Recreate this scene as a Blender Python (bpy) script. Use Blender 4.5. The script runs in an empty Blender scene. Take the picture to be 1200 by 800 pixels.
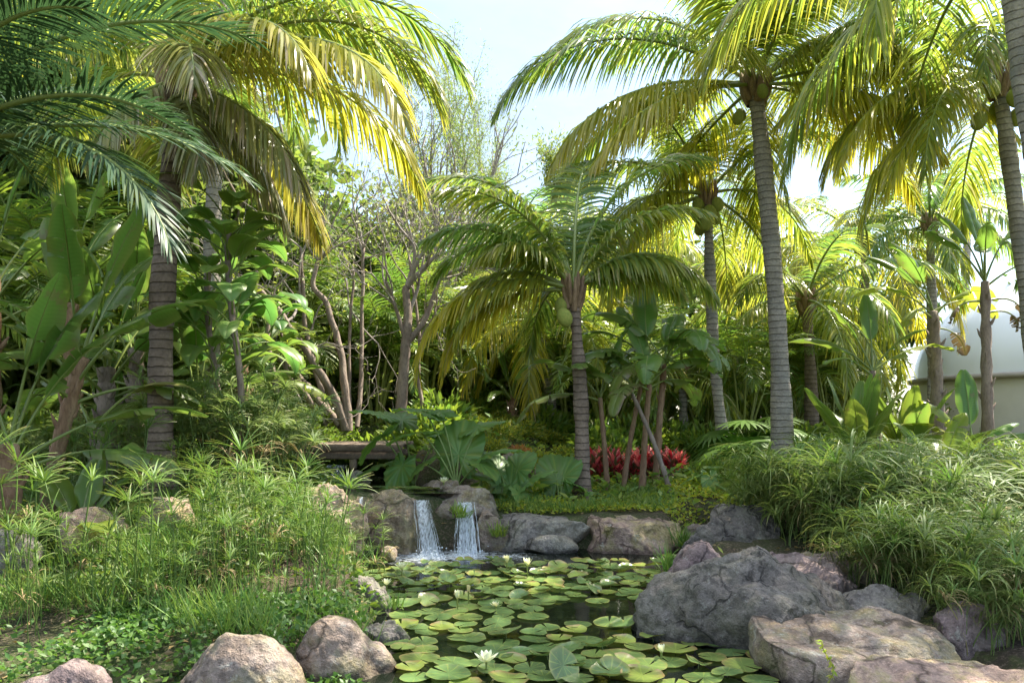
import bpy, math
import numpy as np
from math import radians as R, sin, cos, pi

scene = bpy.context.scene
C = scene.collection
FP = 933.0          # focal length in photo pixels (1200 wide)
CAMZ = 1.5
HY = 480.0
def P(px, py, Y):
    return np.array([(px-600)/FP*Y, Y, CAMZ-(py-HY)/FP*Y])

# ------------------------------------------------------------------ noise
_pr = np.random.default_rng(7)
_perm = _pr.permutation(256).astype(np.int64)
_val = _pr.random(256)*2-1
def vnoise(p):
    p = np.asarray(p, float); i = np.floor(p).astype(np.int64); f = p-i; f = f*f*(3-2*f)
    out = 0
    for dx in (0, 1):
        for dy in (0, 1):
            for dz in (0, 1):
                h = _perm[(_perm[(_perm[(i[:, 0]+dx) & 255]+i[:, 1]+dy) & 255]+i[:, 2]+dz) & 255]
                w = (f[:, 0] if dx else 1-f[:, 0])*(f[:, 1] if dy else 1-f[:, 1])*(f[:, 2] if dz else 1-f[:, 2])
                out = out+w*_val[h]
    return out
def fbm(p, o=4, lac=2.1, g=.5):
    s = 0; a = 1
    for k in range(o):
        s = s+a*vnoise(p+k*17.3); p = p*lac; a *= g
    return s
def sstep(a, b, x):
    t = np.clip((x-a)/(b-a), 0, 1); return t*t*(3-2*t)
def nrm(v):
    v = np.asarray(v, float); return v/np.maximum(np.linalg.norm(v, axis=-1, keepdims=True), 1e-9)

# ------------------------------------------------------------------ terrain
POND = np.array([(-.80, 2.0), (-.72, 4.3), (-.88, 5.0), (-.95, 5.9), (-1.25, 6.6), (-1.75, 7.4), (-1.7, 8.2), (-.9, 8.6), (.2, 8.62), (1.75, 8.55),
                 (2.3, 9.6), (2.75, 9.3), (2.2, 8.2), (1.7, 7.4), (1.5, 6.6), (1.5, 5.9), (2.1, 5.2), (2.7, 4.6), (3.0, 3.6), (3.0, 2.0)])
POOL = np.array([(-1.75, 8.95), (-.35, 8.9), (-.25, 9.9), (-1.1, 10.6), (-1.5, 11.2), (-1.6, 14), (-2.9, 14), (-2.9, 10.6), (-2.3, 9.6)])
def sdf(poly, x, y):
    x = np.asarray(x, float); y = np.asarray(y, float)
    d = np.full(x.shape, 1e9); inside = np.zeros(x.shape, bool)
    n = len(poly)
    for i in range(n):
        ax, ay = poly[i]; bx, by = poly[(i+1) % n]
        ex, ey = bx-ax, by-ay
        t = np.clip(((x-ax)*ex+(y-ay)*ey)/(ex*ex+ey*ey), 0, 1)
        d = np.minimum(d, (x-ax-t*ex)**2+(y-ay-t*ey)**2)
        c = ((ay > y) != (by > y)) & (x < (bx-ax)*(y-ay)/(by-ay+1e-12)+ax)
        inside ^= c
    d = np.sqrt(d)
    return np.where(inside, -d, d)
def ground(x, y):
    x = np.atleast_1d(np.asarray(x, float)); y = np.atleast_1d(np.asarray(y, float))
    left = np.interp(y, [2, 4.4, 5.0, 6, 8, 12, 16, 24, 60], [-.10, -.02, .08, .20, .55, .9, 1.25, 1.4, 1.5])
    cen = np.interp(y, [2, 8.5, 10, 13, 16, 24, 60], [.1, .28, .36, .55, .78, 1.1, 1.4])
    right = np.interp(y, [2, 4.5, 8, 12, 16, 24, 60], [.0, .06, .28, .48, .65, .75, 1.0])
    a = sstep(.1, -1.0-(y > 11)*.0, x - np.clip((y-11)*.25, 0, 1.6))
    b = sstep(1.0, 3.0, x)
    h = cen*(1-a)+left*a
    h = h*(1-b)+right*b
    p = np.stack([x*.8, y*.8, x*0], 1)
    h = h+.05*fbm(p, 3)
    s = sdf(POND, x, y)
    h = -.45+(h+.45)*sstep(-.28, .22, s)
    s2 = sdf(POOL, x, y)
    h = np.where(s > .1, .42+(h-.42)*sstep(-.2, .2, s2), h)
    return h
def gz(x, y): return float(ground(x, y)[0])

# ------------------------------------------------------------------ mesh builder
class MB:
    def __init__(s): s.v = []; s.f = []; s.t = []; s.n = 0
    def add(s, v, f, t=None):
        v = np.asarray(v, float)
        if t is None: t = np.zeros((len(v), 4))
        else:
            t = np.asarray(t, float)
            if t.ndim == 1: t = np.tile(t, (len(v), 1))
        if t.shape[1] < 4: t = np.hstack([t, np.zeros((len(t), 4-t.shape[1]))])
        s.v.append(v); s.t.append(t)
        if isinstance(f, np.ndarray): f = [f]
        for a in f: s.f.append(np.asarray(a)+s.n)
        s.n += len(v)
    def arr(s):
        return np.concatenate(s.v), s.f, np.concatenate(s.t)
    def mesh(s, name, smooth=True):
        V, F, T = s.arr()
        me = bpy.data.meshes.new(name)
        me.vertices.add(len(V)); me.vertices.foreach_set('co', V.astype(np.float32).ravel())
        li = np.concatenate([f.ravel() for f in F]); cnt = np.concatenate([np.full(len(f), f.shape[1]) for f in F])
        me.loops.add(len(li)); me.loops.foreach_set('vertex_index', li.astype(np.int32))
        st = np.concatenate([[0], np.cumsum(cnt)[:-1]])
        me.polygons.add(len(cnt)); me.polygons.foreach_set('loop_start', st.astype(np.int32))
        me.polygons.foreach_set('loop_total', cnt.astype(np.int32))
        me.polygons.foreach_set('use_smooth', np.full(len(cnt), smooth))
        ca = me.color_attributes.new('tint', 'FLOAT_COLOR', 'POINT')
        ca.data.foreach_set('color', T.astype(np.float32).ravel())
        me.update(calc_edges=True)
        return me
def strip_faces(n, m, closed=False):
    """grid of n rows, m columns"""
    i = np.arange(n-1)[:, None]; j = np.arange(m if closed else m-1)[None, :]
    a = i*m+j; b = i*m+(j+1) % m; c = b+m; d = a+m
    return np.stack([a, b, c, d], -1).reshape(-1, 4)
def tube(mb, pts, rad, sides=7, tint=None, cap=True, jitter=0, rng=None):
    pts = np.asarray(pts, float); n = len(pts); rad = np.broadcast_to(np.asarray(rad, float), (n,))
    T = nrm(np.gradient(pts, axis=0))
    ref = np.array([0, 0, 1.]) if abs(T[0][2]) < .8 else np.array([1., 0, 0])
    U = nrm(np.cross(T, ref)); 
    for k in range(1, n):
        u = U[k-1]-T[k]*np.dot(U[k-1], T[k]); U[k] = u/max(np.linalg.norm(u), 1e-9)
    W = np.cross(T, U)
    a = np.arange(sides)/sides*2*pi
    r = rad[:, None]*np.ones(sides)
    if jitter: r = r*(1+jitter*(rng.random((n, sides))-.5))
    V = pts[:, None, :]+r[..., None]*(U[:, None, :]*np.cos(a)[None, :, None]+W[:, None, :]*np.sin(a)[None, :, None])
    F = [strip_faces(n, sides, True)[:, ::-1]]
    V = V.reshape(-1, 3)
    if cap:
        V = np.vstack([V, pts[-1]+T[-1]*rad[-1]*.4])
        k = (n-1)*sides; j = np.arange(sides)
        F.append(np.stack([k+j, np.full(sides, n*sides), k+(j+1) % sides], 1))
    mb.add(V, F, tint)
def box(mb, lo, hi, tint=None, bev=0):
    x0, y0, z0 = lo; x1, y1, z1 = hi; b = bev
    if not b:
        V = [(x0, y0, z0), (x1, y0, z0), (x1, y1, z0), (x0, y1, z0), (x0, y0, z1), (x1, y0, z1), (x1, y1, z1), (x0, y1, z1)]
        F = np.array([(3, 2, 1, 0), (4, 5, 6, 7), (0, 1, 5, 4), (1, 2, 6, 5), (2, 3, 7, 6), (3, 0, 4, 7)])
        mb.add(V, F, tint); return
    rings = []
    for z, i in ((z0, b), (z0+b, 0), (z1-b, 0), (z1, b)):
        rings += [(x0+i, y0+i, z), (x1-i, y0+i, z), (x1-i, y1-i, z), (x0+i, y1-i, z)]
    F = [strip_faces(4, 4, True), np.array([(3, 2, 1, 0), (12, 13, 14, 15)])]
    mb.add(rings, F, tint)

# ------------------------------------------------------------------ objects
def obj(name, me, mat=None, parent=None, loc=(0, 0, 0), rz=0, rot=None, s=1):
    if isinstance(me, MB): me = me.mesh(name)
    if mat is not None and not me.materials: me.materials.append(mat)
    o = bpy.data.objects.new(name, me); C.objects.link(o)
    o.location = loc; o.rotation_euler = rot if rot else (0, 0, rz)
    o.scale = (s, s, s) if np.isscalar(s) else s
    if parent: o.parent = parent
    return o
def tag(o, label, cat, group=None):
    o['label'] = label; o['category'] = cat
    if group: o['group'] = group
    return o
def thing(name, label, cat, loc, rz=0, group=None):
    o = bpy.data.objects.new(name, None); C.objects.link(o); o.location = loc; o.rotation_euler = (0, 0, rz)
    o.empty_display_size = .1
    return tag(o, label, cat, group)
def kind(o, k): o['kind'] = k; return o

# ------------------------------------------------------------------ materials
def newmat(name):
    m = bpy.data.materials.new(name); m.use_nodes = True
    nt = m.node_tree; nt.nodes.clear()
    out = nt.nodes.new('ShaderNodeOutputMaterial')
    return m, nt, out
def N(nt, t, **kw):
    n = nt.nodes.new(t)
    for k, v in kw.items(): setattr(n, k, v)
    return n
def mixc(nt, fac, a, b, mode='MIX'):
    n = N(nt, 'ShaderNodeMix', data_type='RGBA', blend_type=mode)
    for i, x in ((0, fac), (6, a), (7, b)):
        if hasattr(x, 'is_output'): nt.links.new(x, n.inputs[i])
        else: n.inputs[i].default_value = x if np.isscalar(x) else tuple(x)+(1,)*(4-len(x))
    return n.outputs[2]
def mathn(nt, op, a, b=0.0, clamp=False):
    n = N(nt, 'ShaderNodeMath', operation=op); n.use_clamp = clamp
    for i, x in ((0, a), (1, b)):
        if hasattr(x, 'is_output'): nt.links.new(x, n.inputs[i])
        else: n.inputs[i].default_value = x
    return n.outputs[0]
def ramp(nt, fac, stops):
    n = N(nt, 'ShaderNodeValToRGB'); nt.links.new(fac, n.inputs[0]); e = n.color_ramp.elements
    while len(e) < len(stops): e.new(.5)
    for k, (p, c) in enumerate(stops):
        e[k].position = p; e[k].color = (c, c, c, 1) if np.isscalar(c) else tuple(c)+(1,)
    return n.outputs[0]
def noise(nt, scale, detail=4, vec=None, rough=.55):
    n = N(nt, 'ShaderNodeTexNoise'); n.inputs['Scale'].default_value = scale; n.inputs['Detail'].default_value = detail
    n.inputs['Roughness'].default_value = rough
    if vec is not None: nt.links.new(vec, n.inputs['Vector'])
    return n.outputs['Fac']
def princ(nt, out, col, rough=.6, spec=.5, bump=None, bstr=.3, bdist=.02, sub=None):
    p = N(nt, 'ShaderNodeBsdfPrincipled')
    if hasattr(col, 'is_output'): nt.links.new(col, p.inputs['Base Color'])
    else: p.inputs['Base Color'].default_value = tuple(col)+(1,)
    if hasattr(rough, 'is_output'): nt.links.new(rough, p.inputs['Roughness'])
    else: p.inputs['Roughness'].default_value = rough
    p.inputs['Specular IOR Level'].default_value = spec
    if bump is not None:
        b = N(nt, 'ShaderNodeBump'); b.inputs['Strength'].default_value = bstr; b.inputs['Distance'].default_value = bdist
        nt.links.new(bump, b.inputs['Height']); nt.links.new(b.outputs[0], p.inputs['Normal'])
    if out is not None: nt.links.new(p.outputs[0], out.inputs[0])
    return p
def leafmat(name, green, yellow=(.42, .36, .03), brown=(.28, .17, .08), stem=(.20, .24, .06), trans=.45, rough=.42, var=.35, nscale=3, tgain=1.5, spec=.5, spot=0, sscale=14):
    """tint.r yellowing, tint.g dry, tint.b stalk colour, tint.a random lightness"""
    m, nt, out = newmat(name)
    at = N(nt, 'ShaderNodeVertexColor', layer_name='tint')
    sep = N(nt, 'ShaderNodeSeparateColor'); nt.links.new(at.outputs[0], sep.inputs[0])
    oi = N(nt, 'ShaderNodeObjectInfo')
    nz = noise(nt, nscale, 3, N(nt, 'ShaderNodeTexCoord').outputs['Object'])
    dark = [c*(1-var) for c in green]; light = [min(1, c*(1+var)) for c in green]
    f = mathn(nt, 'ADD', mathn(nt, 'MULTIPLY', oi.outputs['Random'], .4), mathn(nt, 'MULTIPLY', at.outputs['Alpha'], .4))
    f = mathn(nt, 'ADD', f, mathn(nt, 'MULTIPLY', mathn(nt, 'SUBTRACT', nz, .4), .6), True)
    g = mixc(nt, f, dark, light)
    g = mixc(nt, sep.outputs[0], g, yellow); g = mixc(nt, sep.outputs[1], g, brown); g = mixc(nt, sep.outputs[2], g, stem)
    if spot:
        sn = noise(nt, sscale, 4, N(nt, 'ShaderNodeTexCoord').outputs['Object'], .7)
        g = mixc(nt, mathn(nt, 'MULTIPLY', ramp(nt, sn, [(.60, 0.), (.66, 1.)]), spot), g, brown)
    p = princ(nt, None, g, rough, spec)
    tr = N(nt, 'ShaderNodeBsdfTranslucent')
    tc = N(nt, 'ShaderNodeMix', data_type='RGBA', blend_type='MULTIPLY'); tc.inputs[0].default_value = 1
    nt.links.new(g, tc.inputs[6]); tc.inputs[7].default_value = (tgain*1.15, tgain*1.2, tgain*.85, 1)
    nt.links.new(tc.outputs[2], tr.inputs[0])
    mx = N(nt, 'ShaderNodeMixShader')
    # no light passes through stalks
    fac = mathn(nt, 'MULTIPLY', mathn(nt, 'MULTIPLY', mathn(nt, 'SUBTRACT', 1, sep.outputs[2]), trans), mathn(nt, 'SUBTRACT', 1, mathn(nt, 'MULTIPLY', sep.outputs[1], .7)))
    nt.links.new(fac, mx.inputs[0]); nt.links.new(p.outputs[0], mx.inputs[1]); nt.links.new(tr.outputs[0], mx.inputs[2])
    nt.links.new(mx.outputs[0], out.inputs[0])
    return m
M = {}
M['palm'] = leafmat('coconut leaf', (.11, .19, .045), (.56, .43, .03), (.34, .26, .17), trans=.55, rough=.28, tgain=1.6)
M['darkpalm'] = leafmat('feather palm leaf', (.04, .085, .04), (.22, .25, .03), trans=.25, rough=.45, spec=.35)
M['banana'] = leafmat('paddle leaf', (.085, .17, .035), (.40, .40, .04), (.15, .10, .06), trans=.45, rough=.33, nscale=2, spot=.5, sscale=7)
M['ear'] = leafmat('elephant ear leaf', (.08, .20, .055), trans=.4, rough=.45, nscale=2)
M['sedge'] = leafmat('sedge leaf', (.062, .155, .035), (.34, .36, .06), trans=.32, rough=.5, spec=.3)
M['deadsedge'] = leafmat('dead sedge leaf', (.26, .20, .10), (.34, .26, .12), trans=.15, rough=.7, spec=.2)
M['sedge3'] = leafmat('fine pale sedge leaf', (.14, .23, .075), (.36, .36, .12), trans=.38, rough=.5, spec=.3)
M['sedge2'] = leafmat('sedge leaf grey green', (.085, .155, .04), (.34, .34, .10), trans=.35, rough=.5, spec=.3)
M['tree'] = leafmat('tree leaf', (.10, .165, .045), trans=.4, rough=.5)
M['pale'] = leafmat('pale feathery leaf', (.15, .21, .07), trans=.4, rough=.55)
M['shrub'] = leafmat('shrub leaf', (.11, .20, .035), trans=.4, rough=.42)
M['cover'] = leafmat('ground cover leaf', (.065, .15, .03), trans=.35, rough=.5)
M['lime'] = leafmat('lime ground cover leaf', (.22, .33, .04), trans=.4, rough=.5)
M['red'] = leafmat('red leaf', (.34, .015, .03), (.80, .20, .22), (.08, .10, .04), stem=(.2, .05, .05), trans=.35, rough=.4)
M['orange'] = leafmat('orange leaf', (.36, .13, .05), (.45, .3, .08), trans=.25, rough=.5)
M['pad'] = leafmat('lily pad', (.10, .178, .062), (.32, .38, .07), (.26, .17, .07), trans=.22, rough=.26, nscale=2.2, var=.6, spot=.8, sscale=5.5)
M['petal'] = leafmat('lily petal', (.85, .84, .66), (.85, .75, .15), (.75, .62, .25), trans=.3, rough=.5, var=.06, tgain=1)

def barkmat(name, c1, c2, ring=0, bs=.6, scale=6, lichen=None, zs=1.0):
    m, nt, out = newmat(name)
    tc = N(nt, 'ShaderNodeTexCoord')
    mp = N(nt, 'ShaderNodeMapping'); mp.inputs['Scale'].default_value = (1, 1, zs); nt.links.new(tc.outputs['Object'], mp.inputs[0])
    a = noise(nt, scale, 6, mp.outputs[0]); b = noise(nt, scale*6, 4, mp.outputs[0])
    col = mixc(nt, ramp(nt, a, [(.3, 0.), (.7, 1.)]), c1, c2)
    col = mixc(nt, mathn(nt, 'MULTIPLY', ramp(nt, b, [(.45, 0.), (.7, 1.)]), .5), col, [x*.45 for x in c1])
    h = mathn(nt, 'ADD', a, mathn(nt, 'MULTIPLY', b, .5))
    if ring:
        w = N(nt, 'ShaderNodeTexWave', wave_type='BANDS', bands_direction='Z', wave_profile='SAW')
        w.inputs['Scale'].default_value = ring; w.inputs['Distortion'].default_value = 3.2; w.inputs['Detail'].default_value = 3
        w.inputs['Detail Scale'].default_value = .8
        nt.links.new(tc.outputs['Object'], w.inputs['Vector'])
        rr = ramp(nt, w.outputs['Fac'], [(0, 0.), (.12, 1.), (.8, .8), (1, .3)])
        rr = mathn(nt, 'MAXIMUM', rr, ramp(nt, noise(nt, 5.5, 4, tc.outputs['Object'], .7), [(.50, 0.), (.68, .8)]))
        col = mixc(nt, rr, [x*.38 for x in c1], col)
        st = noise(nt, 1.3, 6, mp.outputs[0], .7); col = mixc(nt, mathn(nt, 'MULTIPLY', ramp(nt, st, [(.5, 0.), (.68, 1.)]), .55), col, [x*.45 for x in c1])
        h = mathn(nt, 'ADD', mathn(nt, 'MULTIPLY', rr, 1.6), h)
    if lichen:
        l = noise(nt, 2.2, 5, tc.outputs['Object'])
        col = mixc(nt, ramp(nt, l, [(.55, 0.), (.66, .8)]), col, lichen)
    princ(nt, out, col, .85, .25, h, bs, .025)
    return m
M['cocotrunk'] = barkmat('coconut bark', (.27, .235, .20), (.42, .37, .32), ring=3.4, lichen=(.20, .19, .17))
M['darktrunk'] = barkmat('dark ringed bark', (.15, .11, .08), (.28, .21, .16), ring=3.4)
M['fibre'] = barkmat('palm fibre', (.16, .10, .06), (.32, .22, .13), scale=14, zs=.3)
M['bark'] = barkmat('tree bark', (.17, .125, .10), (.33, .26, .21), scale=9, zs=.35)
M['reddish'] = barkmat('peeling pseudostem', (.19, .10, .06), (.32, .22, .13), scale=10, zs=.25)
M['twig'] = barkmat('pale twig bark', (.26, .21, .18), (.40, .35, .31), scale=9, zs=.4)
M['wood'] = barkmat('bridge timber', (.18, .13, .10), (.29, .22, .165), scale=5, bs=.3)
M['coconut'] = barkmat('green coconut', (.20, .25, .05), (.30, .30, .07), scale=4, bs=.1)

def rockmat(name, c1, c2, c3, moss=.4, wet=False, bs=.9, sc=1.0, mossc=(.10, .14, .02)):
    m, nt, out = newmat(name)
    tc = N(nt, 'ShaderNodeTexCoord'); ob = tc.outputs['Object']
    geo = N(nt, 'ShaderNodeNewGeometry')
    a = noise(nt, 2.2*sc, 6, ob, .6); b = noise(nt, 13*sc, 5, ob, .65); c = noise(nt, 5*sc, 8, ob, .7)
    g = noise(nt, 55*sc, 3, ob, .7)
    col = mixc(nt, ramp(nt, a, [(.35, 0.), (.62, 1.)]), c1, c2)
    col = mixc(nt, ramp(nt, c, [(.48, 0.), (.62, .85)]), col, c3)
    col = mixc(nt, mathn(nt, 'MULTIPLY', ramp(nt, b, [(.40, 1.), (.52, 0.)]), .65), col, [x*.33 for x in c1])
    col = mixc(nt, mathn(nt, 'MULTIPLY', ramp(nt, g, [(.35, 1.), (.6, 0.)]), .45), col, [x*.4 for x in c2])
    col = mixc(nt, mathn(nt, 'MULTIPLY', ramp(nt, g, [(.58, 0.), (.72, 1.)]), .3), col, [min(1, x*1.7) for x in c2])
    v = N(nt, 'ShaderNodeTexVoronoi', feature='DISTANCE_TO_EDGE'); v.inputs['Scale'].default_value = 2.1*sc
    dst = N(nt, 'ShaderNodeMix', data_type='RGBA'); dst.inputs[0].default_value = .35
    nn = N(nt, 'ShaderNodeTexNoise'); nn.inputs['Scale'].default_value = 3; nn.inputs['Detail'].default_value = 5; nt.links.new(ob, nn.inputs['Vector'])
    nt.links.new(ob, dst.inputs[6]); nt.links.new(nn.outputs['Color'], dst.inputs[7]); nt.links.new(dst.outputs[2], v.inputs['Vector'])
    crack = ramp(nt, v.outputs['Distance'], [(0, 0.), (.03, 1.)])
    crk = mathn(nt, 'MAXIMUM', crack, ramp(nt, a, [(.5, 0.), (.55, 1.)]))
    col = mixc(nt, crk, [x*.3 for x in c1], col)
    if moss:
        sn = N(nt, 'ShaderNodeSeparateXYZ'); nt.links.new(geo.outputs['Normal'], sn.inputs[0])
        mm = noise(nt, 3.1, 6, ob, .7)
        f = mathn(nt, 'MULTIPLY', ramp(nt, mathn(nt, 'ADD', mm, mathn(nt, 'MULTIPLY', b, .2)), [(.56, 0.), (.68, 1.)]), moss, True)
        col = mixc(nt, f, col, mossc)
    ln_ = noise(nt, 9*sc, 6, ob, .75); col = mixc(nt, mathn(nt, 'MULTIPLY', ramp(nt, ln_, [(.60, 0.), (.65, 1.)]), .5), col, (.40, .40, .34))
    rough = .88
    sp = N(nt, 'ShaderNodeSeparateXYZ'); nt.links.new(geo.outputs['Position'], sp.inputs[0])
    if wet:
        rough = .32
    else:
        # wet stain band just above the pond
        z = mathn(nt, 'ADD', sp.outputs[2], mathn(nt, 'MULTIPLY', mathn(nt, 'SUBTRACT', b, .5), .12))
        col = mixc(nt, ramp(nt, z, [(.02, .7), (.07, 0.)]), col, [x*.3 for x in c1])
    h = mathn(nt, 'ADD', mathn(nt, 'MULTIPLY', c, 1.5), mathn(nt, 'ADD', mathn(nt, 'MULTIPLY', b, .9), mathn(nt, 'MULTIPLY', g, .45)))
    h = mathn(nt, 'ADD', h, mathn(nt, 'MULTIPLY', crk, .4))
    princ(nt, out, col, rough, .35, h, bs, .035)
    return m
M['rockgrey'] = rockmat('grey volcanic rock', (.135, .117, .10), (.245, .215, .19), (.175, .15, .125), moss=.12, bs=1, sc=1.6)
M['rocktan'] = rockmat('tan rock', (.24, .17, .12), (.38, .31, .27), (.29, .19, .10), moss=.3)
M['rockpink'] = rockmat('pink rock', (.34, .22, .17), (.52, .39, .31), (.42, .28, .19), moss=.45, mossc=(.22, .22, .03))
M['rockmauve'] = rockmat('mauve rock', (.21, .145, .135), (.33, .25, .235), (.18, .13, .115), moss=.1)
M['rockpale'] = rockmat('pale grey rock', (.24, .205, .175), (.37, .33, .29), (.27, .22, .17), moss=.15)
M['rockwet'] = rockmat('wet brown rock', (.25, .185, .125), (.42, .33, .235), (.32, .22, .12), moss=.35, wet=True)
M['rocklog'] = rockmat('weathered bank rock', (.19, .16, .13), (.32, .28, .25), (.16, .13, .09), moss=.5)

# ground
def groundmat():
    m, nt, out = newmat('garden soil')
    tc = N(nt, 'ShaderNodeTexCoord'); ob = tc.outputs['Object']
    a = noise(nt, .7, 5, ob); b = noise(nt, 40, 5, ob, .7); c = noise(nt, 6, 6, ob, .6)
    col = mixc(nt, ramp(nt, a, [(.4, 0.), (.6, 1.)]), (.06, .045, .03), (.05, .075, .02))
    col = mixc(nt, ramp(nt, b, [(.5, 0.), (.66, .8)]), col, (.20, .15, .11))
    col = mixc(nt, ramp(nt, c, [(.55, 0.), (.7, .6)]), col, (.07, .10, .02))
    princ(nt, out, col, .95, .2, mathn(nt, 'ADD', b, c), .8, .04)
    return m
M['ground'] = groundmat()

def watermat(name, foam=True, col=(.007, .010, .006), bstr=.09):
    m, nt, out = newmat(name)
    geo = N(nt, 'ShaderNodeNewGeometry'); pos = geo.outputs['Position']
    n1 = noise(nt, 3.5, 3, pos); n2 = noise(nt, 22, 3, pos)
    def dist(pt):
        v = N(nt, 'ShaderNodeVectorMath', operation='DISTANCE'); nt.links.new(pos, v.inputs[0]); v.inputs[1].default_value = pt; return v.outputs['Value']
    h = mathn(nt, 'ADD', mathn(nt, 'MULTIPLY', n1, .5), mathn(nt, 'MULTIPLY', n2, .06))
    if foam:
        d = mathn(nt, 'MINIMUM', mathn(nt, 'MINIMUM', dist((-.88, 8.15, 0)), dist((-.50, 8.2, 0))), mathn(nt, 'ADD', dist((.0, 8.15, 0)), .22))
        near = ramp(nt, d, [(0, 1.), (.12, .9), (.55, .35), (1, 0.)])
        mp = N(nt, 'ShaderNodeMapping'); mp.inputs['Scale'].default_value = (1, 2.2, 1); nt.links.new(pos, mp.inputs[0])
        fn = noise(nt, 14, 6, mp.outputs[0], .75)
        ff = ramp(nt, mathn(nt, 'ADD', mathn(nt, 'MULTIPLY', near, .34), mathn(nt, 'MULTIPLY', fn, .9)), [(.64, 0.), (.80, 1.)])
        c = mixc(nt, ff, col, (.72, .75, .78))
        rip = N(nt, 'ShaderNodeTexWave', wave_type='RINGS', rings_direction='SPHERICAL')
        mp2 = N(nt, 'ShaderNodeMapping'); mp2.inputs['Location'].default_value = (.7, -8.15, 0); nt.links.new(pos, mp2.inputs[0])
        nt.links.new(mp2.outputs[0], rip.inputs['Vector']); rip.inputs['Scale'].default_value = 6; rip.inputs['Distortion'].default_value = 5
        h = mathn(nt, 'ADD', h, mathn(nt, 'MULTIPLY', mathn(nt, 'ADD', rip.outputs['Fac'], fn), mathn(nt, 'MULTIPLY', near, .8)))
        rough = mathn(nt, 'ADD', mathn(nt, 'MULTIPLY', ff, .5), .03)
    else: c = col; rough = .04
    p = princ(nt, out, c, rough, .5, h, bstr, .05)
    p.inputs['IOR'].default_value = 1.33
    return m
M['water'] = watermat('pond water')
M['water2'] = watermat('upper pool water', False, (.03, .035, .02), .2)
def fallmat():
    m, nt, out = newmat('falling water')
    tc = N(nt, 'ShaderNodeTexCoord'); mp = N(nt, 'ShaderNodeMapping'); mp.inputs['Scale'].default_value = (1, 1, .06); nt.links.new(tc.outputs['Object'], mp.inputs[0])
    a = noise(nt, 70, 4, mp.outputs[0], .6)
    gl = N(nt, 'ShaderNodeBsdfPrincipled'); gl.inputs['Base Color'].default_value = (.80, .84, .88, 1); gl.inputs['Roughness'].default_value = .25
    tl = N(nt, 'ShaderNodeBsdfTranslucent'); tl.inputs[0].default_value = (.85, .9, .95, 1)
    m1 = N(nt, 'ShaderNodeMixShader'); m1.inputs[0].default_value = .35; nt.links.new(gl.outputs[0], m1.inputs[1]); nt.links.new(tl.outputs[0], m1.inputs[2])
    tr = N(nt, 'ShaderNodeBsdfTransparent'); mx = N(nt, 'ShaderNodeMixShader')
    nt.links.new(ramp(nt, a, [(.34, .1), (.56, .95)]), mx.inputs[0]); nt.links.new(tr.outputs[0], mx.inputs[1]); nt.links.new(m1.outputs[0], mx.inputs[2])
    nt.links.new(mx.outputs[0], out.inputs[0])
    return m
M['fall'] = fallmat()
def plain(name, c, rough=.6, var=.12, sc=3, bs=.05):
    m, nt, out = newmat(name)
    a = noise(nt, sc, 6, N(nt, 'ShaderNodeTexCoord').outputs['Object'], .65)
    princ(nt, out, mixc(nt, a, [x*(1-var) for x in c], [min(1, x*(1+var)) for x in c]), rough, .4, a, bs, .02)
    return m
M['wall'] = plain('beige render wall', (.62, .57, .50), .8)
M['dome'] = plain('white dome membrane', (.78, .79, .82), .55, .05, .8)
M['trim'] = plain('roof edge trim', (.35, .30, .26), .7)
M['sign'] = plain('pale sign plate', (.55, .57, .58), .5)
M['stone'] = plain('small stone', (.35, .33, .30), .85, .3, 8, .4)

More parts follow.
